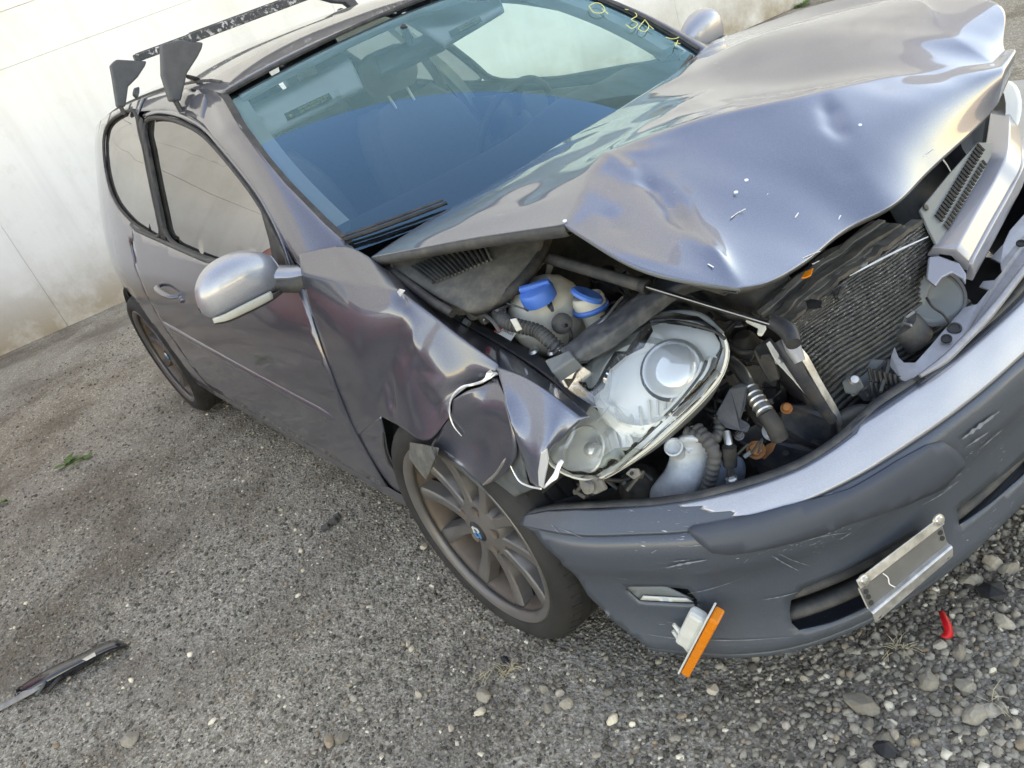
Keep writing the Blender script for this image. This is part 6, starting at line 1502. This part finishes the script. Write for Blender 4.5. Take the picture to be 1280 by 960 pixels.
# pebbles of 1-3 cm, dense in front of the bumper
def keep_big(p, r):
    c = coarse(p[:, 0], p[:, 1]); return r.random(len(p)) < (.012 + .988*c**1.3)*(.30 + .70*clump(p[:, 0] + .4, p[:, 1], 1.3))
p = sample(330000, 8, (-3.2, 2.5, -2.8, 2.3), keep_big); r = np.random.default_rng(9); n = len(p)
sz = np.clip(r.lognormal(np.log(.0112), .38, n), .006, .021); p[:, 2] = sz*.14
tn = np.clip(r.beta(1.7, 2.0, n), 0, .94); tn = np.where(r.random(n) < .015, r.uniform(.95, 1, n), tn)
g = scatter('loose_pebbles', p, sz, tn, 1, STONE, 4); g['kind'] = 'stuff'; g['label'] = 'loose grey pebbles lying on the ground before the bumper'

# single larger stones one can pick out in the photograph: pixel, width in pixels, tone
big = [(1077, 882, 46, .35), (1160, 853, 30, .45), (1199, 818, 24, .40), (1219, 895, 34, .55), (1255, 778, 26, .7), (1206, 858, 24, .5), (1197, 790, 22, .4), (1070, 911, 16, .6), (1117, 919, 20, .75), (1085, 905, 20, .3), (1046, 922, 12, .84), (1175, 807, 18, .9), (1155, 812, 12, .82), (1206, 880, 14, .55), (1241, 706, 28, .62), (1213, 726, 26, .55), (1262, 712, 24, .4), (1237, 888, 20, .7), (1168, 890, 20, .5), (1105, 925, 26, .25), (1085, 958, 24, .5), (1050, 952, 20, .3), (1006, 848, 14, .88), (1075, 846, 16, .62), (1115, 903, 14, .95), (708, 880, 22, .6), (680, 862, 18, .45), (685, 885, 18, .40), (765, 900, 20, .95), (891, 862, 18, .9), (852, 895, 16, .8), (700, 866, 14, .9), (790, 905, 12, .97), (605, 870, 26, .6), (563, 910, 12, .9), (600, 890, 16, .92), (412, 927, 22, .8), (428, 922, 22, .3), (523, 868, 14, .88), (442, 873, 14, .7), (510, 804, 12, .9), (163, 925, 24, .55), (265, 902, 13, .98), (237, 818, 9, .97), (164, 850, 9, .97), (372, 744, 9, .95), (376, 688, 9, .95), (530, 683, 12, .9), (917, 924, 12, .45), (1248, 940, 16, .5), (1228, 915, 18, .6), (1195, 925, 14, .4), (1270, 905, 16, .75), (1145, 830, 14, .5), (1130, 868, 14, .45), (1222, 842, 14, .5), (1240, 838, 12, .95), (1262, 862, 16, .35), (1030, 868, 14, .55), (1060, 870, 12, .6)]
protos = []
for k in range(6):
    V, F = stone_proto(0, 900 + k, 2); protos.append((V, F))
for i, (u, v, w, t) in enumerate(big):
    c = Z(u, v, .004); d = np.linalg.norm(c - CAM); s = w*d/FPX*.72
    V, F = protos[i % 6]; a = rng.uniform(0, 6.28); R2 = np.array([[np.cos(a), -np.sin(a), 0], [np.sin(a), np.cos(a), 0], [0, 0, 1]])
    o = mk('stone', (V*s) @ R2.T, F, STONE, None, smooth=False)
    at = o.data.attributes.new('tone', 'FLOAT', 'POINT'); at.data.foreach_set('value', np.full(len(V), t, np.float32))
    o.location = (c[0], c[1], s*.16)
    tag(o, 'single larger stone lying among the gravel', 'stone', 'larger stones in the gravel')

# ------------------------------------------------------------------ litter and weeds
def gz(u, v, z=.003): return Z(u, v, z)
sc = thing('trim_fragment', 'long broken strip of glossy black plastic trim lying on the gravel', 'debris', gz(70, 850))
patch('trim_blade', np.array([[gz(160, 806, .006), gz(140, 800, .03), gz(100, 818, .032), gz(57, 838, .03), gz(20, 862, .025)], [gz(158, 809, .012), gz(140, 809, .045), gz(100, 827, .045), gz(60, 846, .04), gz(22, 868, .02)], [gz(150, 812, .004), gz(138, 816, .012), gz(100, 838, .012), gz(66, 856, .012), gz(30, 872, .006)]]), mat('glossy_black', (.012, .014, .02), .12, 0, .6, .5), sc, n=4, thick=.003)
plate('silver_chip', [gz(102, 824, .05), gz(118, 815, .05), (gz(120, 819, .048)), gz(107, 826, .048)], .002, ALU, sc)
patch('torn_end', np.array([[gz(62, 842, .03), gz(40, 855, .028), gz(18, 872, .02), gz(-8, 884, .015)], [gz(64, 850, .02), gz(45, 864, .02), gz(20, 878, .012), gz(-8, 893, .006)]]), plastic('grey_dusty_trim', (.26, .25, .24), .5, .6, (.1, .1, .1), 30), sc, n=4, thick=.003)
tube('trim_rib', [gz(82, 842, .02), gz(70, 852, .03), gz(58, 866, .012)], .006, BLACK, sc, 6, 3)
tube('trim_rib', [gz(60, 842, .03), gz(55, 855, .03), gz(46, 868, .01)], .005, LINER, sc, 6, 3)
b1 = thing('plastic_clip', 'small black broken plastic clip on the gravel left of the front wheel', 'debris', gz(412, 655))
for (u, v, w) in ((407, 659, .030), (416, 652, .034), (421, 646, .026)):
    c = gz(u, v, .012); box('clip_piece', c, w, .020, .018, DARK, b1, ax=np.array([[.5, .8, .2], [-.85, .5, .1], [-.02, -.22, .97]]), bevel=.003)
rd = thing('red_strap', 'bent strip of bright red plastic lying on the pebbles', 'debris', gz(1183, 780))
patch('red_strip', np.array([[gz(1173, 765, .020), gz(1178, 764, .022), gz(1180, 766, .018)], [gz(1178, 779, .026), gz(1184, 778, .028), gz(1188, 780, .022)], [gz(1181, 790, .020), gz(1187, 789, .024), gz(1190, 790, .016)], [gz(1175, 795, .014), gz(1182, 798, .018), gz(1190, 797, .012)]]), RED, rd, n=3, thick=.004)
def lump(name, u, v, w, m, label, cat='debris'):
    c = gz(u, v); d = np.linalg.norm(c - CAM); s = w*d/FPX; V, F = stone_proto(0, int(u), 1)
    o = mk(name, V*s, F, m, None, smooth=False); o.location = (c[0], c[1], s*.2); return tag(o, label, cat)
lump('plastic_scrap', 1238, 741, 26, BLACK, 'black plastic scrap among pebbles right of the plate bracket')
lump('plastic_scrap', 1107, 938, 24, BLACK, 'dark plastic scrap at the lower edge below the bumper')
lump('plastic_scrap', 632, 825, 12, BLACK, 'little black plastic scrap beside the dry grass tuft')
STRAW = mat('dry_straw', (.50, .42, .29), .8)
def tuft(u, v, n, ln, label, m=STRAW, up=.25):
    r = np.random.default_rng(int(u)); root = thing('grass_tuft', label, 'grass', gz(u, v))
    parts = []
    for k in range(n):
        b = gz(u + r.normal(0, 5), v + r.normal(0, 3), .004); a = r.uniform(0, 6.28); l = ln*r.uniform(.5, 1.2)
        d = np.array([np.cos(a), np.sin(a), up*r.uniform(.3, 1.5)]); parts.append(tubegeo([b, b + d*l*.5 + [0, 0, .006], b + d*l + rng.normal(0, .006, 3)*[1, 1, .2]], [.0009, .0008, .0003], 4, 2))
    V, F = join(parts); o = mk('blades', V, F, m, root); o['kind'] = 'stuff'; return root
tuft(636, 838, 26, .035, 'pale dry grass tuft on the gravel below the front wheel')
tuft(603, 850, 10, .04, 'thin dry stalks left of the pale grass tuft')
tuft(1122, 812, 22, .045, 'dry straw stalks on the gravel under the plate bracket')
tuft(1240, 880, 8, .05, 'few dry stalks among the pebbles in the lower right corner')
LEAF = plastic('weed_leaf', (.055, .15, .025), .55, .5, (.12, .18, .04), 60)
def weed(u, v, n, size, label, spread=10, wall_s=None):
    r = np.random.default_rng(int(u + v)); base = gz(u, v, 0.0); root = thing('weed', label, 'plant', base)
    for k in range(n):
        a = r.uniform(0, 6.28); l = size*r.uniform(.5, 1.1); w = l*.36; up = r.uniform(.05, .6)
        o0 = base + np.array([r.normal(0, spread*.003), r.normal(0, spread*.003), .008 + .01*r.random()])
        d = np.array([np.cos(a), np.sin(a), up]); s = np.array([-np.sin(a), np.cos(a), 0])
        G = np.array([[o0 + d*l*t + s*w*q*np.sin(np.pi*min(.98, t*.9 + .08)) + np.array([0, 0, -.25*l*t*t + .04*l*abs(q)]) for q in (-1, 0, 1)] for t in np.linspace(0, 1, 5)])
        grid('leaf', G, LEAF, root)
    return root
weed(92, 578, 14, .055, 'green weed growing in the gravel left of the car', 12)
weed(1, 631, 7, .04, 'green weed cut by the left edge of the picture', 6)
weed(92, 402, 16, .09, 'green weed at the foot of the concrete wall', 12)
weed(1000, 8, 16, .10, 'green weed by the wall beyond the hood', 14)
weed(985, 12, 10, .07, 'small weed by the wall next to the hood edge', 12)
# ------------------------------------------------------------------ what the paint mirrors: a red car parked alongside and the tree belt opposite
red = thing('red_parked_car', 'tall red car parked on the gravel beside the wall, mirrored in the doors', 'car', (-3.4, -3.30, 0))
REDP = mat('red_car_paint', (.42, .020, .022), .3, .2, .5, 1.)
DGL = mat('dark_car_glass', (.02, .024, .024), .04, 0, .6)
xs_ = [-5.42, -5.36, -5.1, -4.6, -4.0, -3.4, -2.8, -2.3, -1.9, -1.55, -1.40]; hood_z = pchip(xs_, [.62, .86, .92, .93, .92, .91, .90, .88, .82, .72, .55]); hw_ = pchip(xs_, [.70, .80, .85, .86, .865, .865, .865, .86, .83, .74, .62])
G = []
for x in np.concatenate([np.linspace(-5.42, -5.1, 6), np.linspace(-5.0, -2.0, 24), np.linspace(-1.9, -1.40, 7)]):
    w, h = float(hw_(x)), float(hood_z(x)); sec = [(-w*.90, .20), (-w*.98, .30), (-w, .50), (-w*.985, h*.78), (-w*.93, h*.95), (-w*.80, h), (0, h + .03), (w*.80, h), (w*.93, h*.95), (w*.985, h*.78), (w, .50), (w*.98, .30), (w*.90, .20)]
    G.append([np.array([x, -3.30 + a, b]) for a, b in sec])
grid('body', crgrid(np.array(G), 2), REDP, red)
def gh(name, inset, m):
    G = []
    for x, zt, k in ((-5.30, .93, .0), (-5.15, 1.22, .8), (-4.85, 1.39, 1), (-4.2, 1.43, 1), (-3.6, 1.42, 1), (-3.15, 1.34, 1), (-2.75, 1.12, .6), (-2.45, .91, .0)):
        wt = .80 - .22*k; G.append([np.array([x, -3.30 + s, z]) for s, z in ((-.80, .90), (-.80 + (.80 - wt)*.5, .90 + (zt - .90)*.5), (-wt, zt - .03), (-wt*.7, zt), (0, zt + .015), (wt*.7, zt), (wt, zt - .03), (.80 - (.80 - wt)*.5, .90 + (zt - .90)*.5), (.80, .90))])
    return grid(name, crgrid(np.array(G), 4), m, red)
gh('cabin', 0, REDP)
for s in (-1, 1):
    for (x0, x1) in ((-4.95, -4.15), (-4.08, -2.85)):
        q = []
        for x, z in ((x0 + .05, .96), (x1 - (.0 if x1 < -3 else -.05), .96), (x1 - (.04 if x1 < -3 else .42), 1.30), (x0 + (.16 if x0 < -4.5 else .03), 1.30)):
            wt = .80 - .22*(z - .90)/.5; q.append(np.array([x, -3.30 + s*(wt + .012), z]))
        plate('side_window', q, .01, DGL, red, normal=(0, s, .4))
plate('windscreen_pane', [np.array([-2.56, -3.98, 1.0]), np.array([-2.56, -2.62, 1.0]), np.array([-3.02, -2.72, 1.30]), np.array([-3.02, -3.88, 1.30])], .01, DGL, red, normal=(.6, 0, .8))
for s in (-1, 1):
    for x in (-4.75, -2.20):
        c = np.array([x, -3.30 + s*.86, .31]); wr = lathe('wheel', [(.20, .004), (.215, .010), (.27, .012), (.305, -.01), (.31, -.04), (.31, -.17), (.29, -.19)], c, (0, s, 0), TYRE, red, 40)
        lathe('rim', [(0, -.01), (.06, -.005), (.12, -.02), (.19, -.008), (.205, .006)], c, (0, s, 0), STEEL, wr, 30)
    lathe('headlamp', [(0, .02), (.06, .016), (.10, 0)], np.array([-1.52, -3.30 + s*.56, .70]), (1, s*.4, .3), REFLM, red, 20)
for o in list(red.children):
    if o.name.split('.')[0] == 'wheel': continue
    for v_ in o.data.vertices: v_.co.z *= 1.22
def grove():
    r = np.random.default_rng(77); V = []; F = []; parts = []
    LV = []; LF = []
    for k in range(10):
        c = np.array([r.uniform(19, 25), -22 + k*4.4 + r.uniform(-1, 1), 0]); h = r.uniform(5.5, 8)
        parts.append(tubegeo([c, c + [r.normal(0, .2), r.normal(0, .2), h*.5], c + [r.normal(0, .4), r.normal(0, .4), h*.9]], [.22, .15, .04], 8, 4))
        for j in range(7):
            a = r.uniform(0, 6.28); b = c + [0, 0, h*r.uniform(.3, .75)]; parts.append(tubegeo([b, b + np.array([np.cos(a), np.sin(a), .6])*r.uniform(.8, 1.8)], [.07, .02], 6))
        cl = [c + np.array([r.normal(0, 1.5), r.normal(0, 1.5), h*r.uniform(.2, 1.0)]) for _ in range(40)]
        for q in cl:
            n = 110; p = q + r.normal(0, .42, (n, 3)); d1 = r.normal(size=(n, 3)); d1 /= np.linalg.norm(d1, axis=1)[:, None]; d2 = np.cross(d1, r.normal(size=(n, 3))); d2 /= np.linalg.norm(d2, axis=1)[:, None]
            s = r.uniform(.07, .15, (n, 1))
            base = len(LV)*0
            for a_, b_, c_ in zip(p - d1*s, p + d2*s*.6, p + d1*s):
                k0 = len(LV); LV.extend([a_, b_, c_]); LF.append((k0, k0 + 1, k0 + 2))
    tv, tf = join(parts)
    k0 = len(tv); V = list(tv) + LV; F = list(tf) + [tuple(i + k0 for i in f) for f in LF]
    o = mk('tree_belt', V, F, plastic('tree_leaves', (.05, .085, .028), .7, .5, (.09, .12, .04), 3, 0), None, smooth=False); o['kind'] = 'stuff'; o['label'] = 'belt of green trees across the yard opposite the wall'
grove()
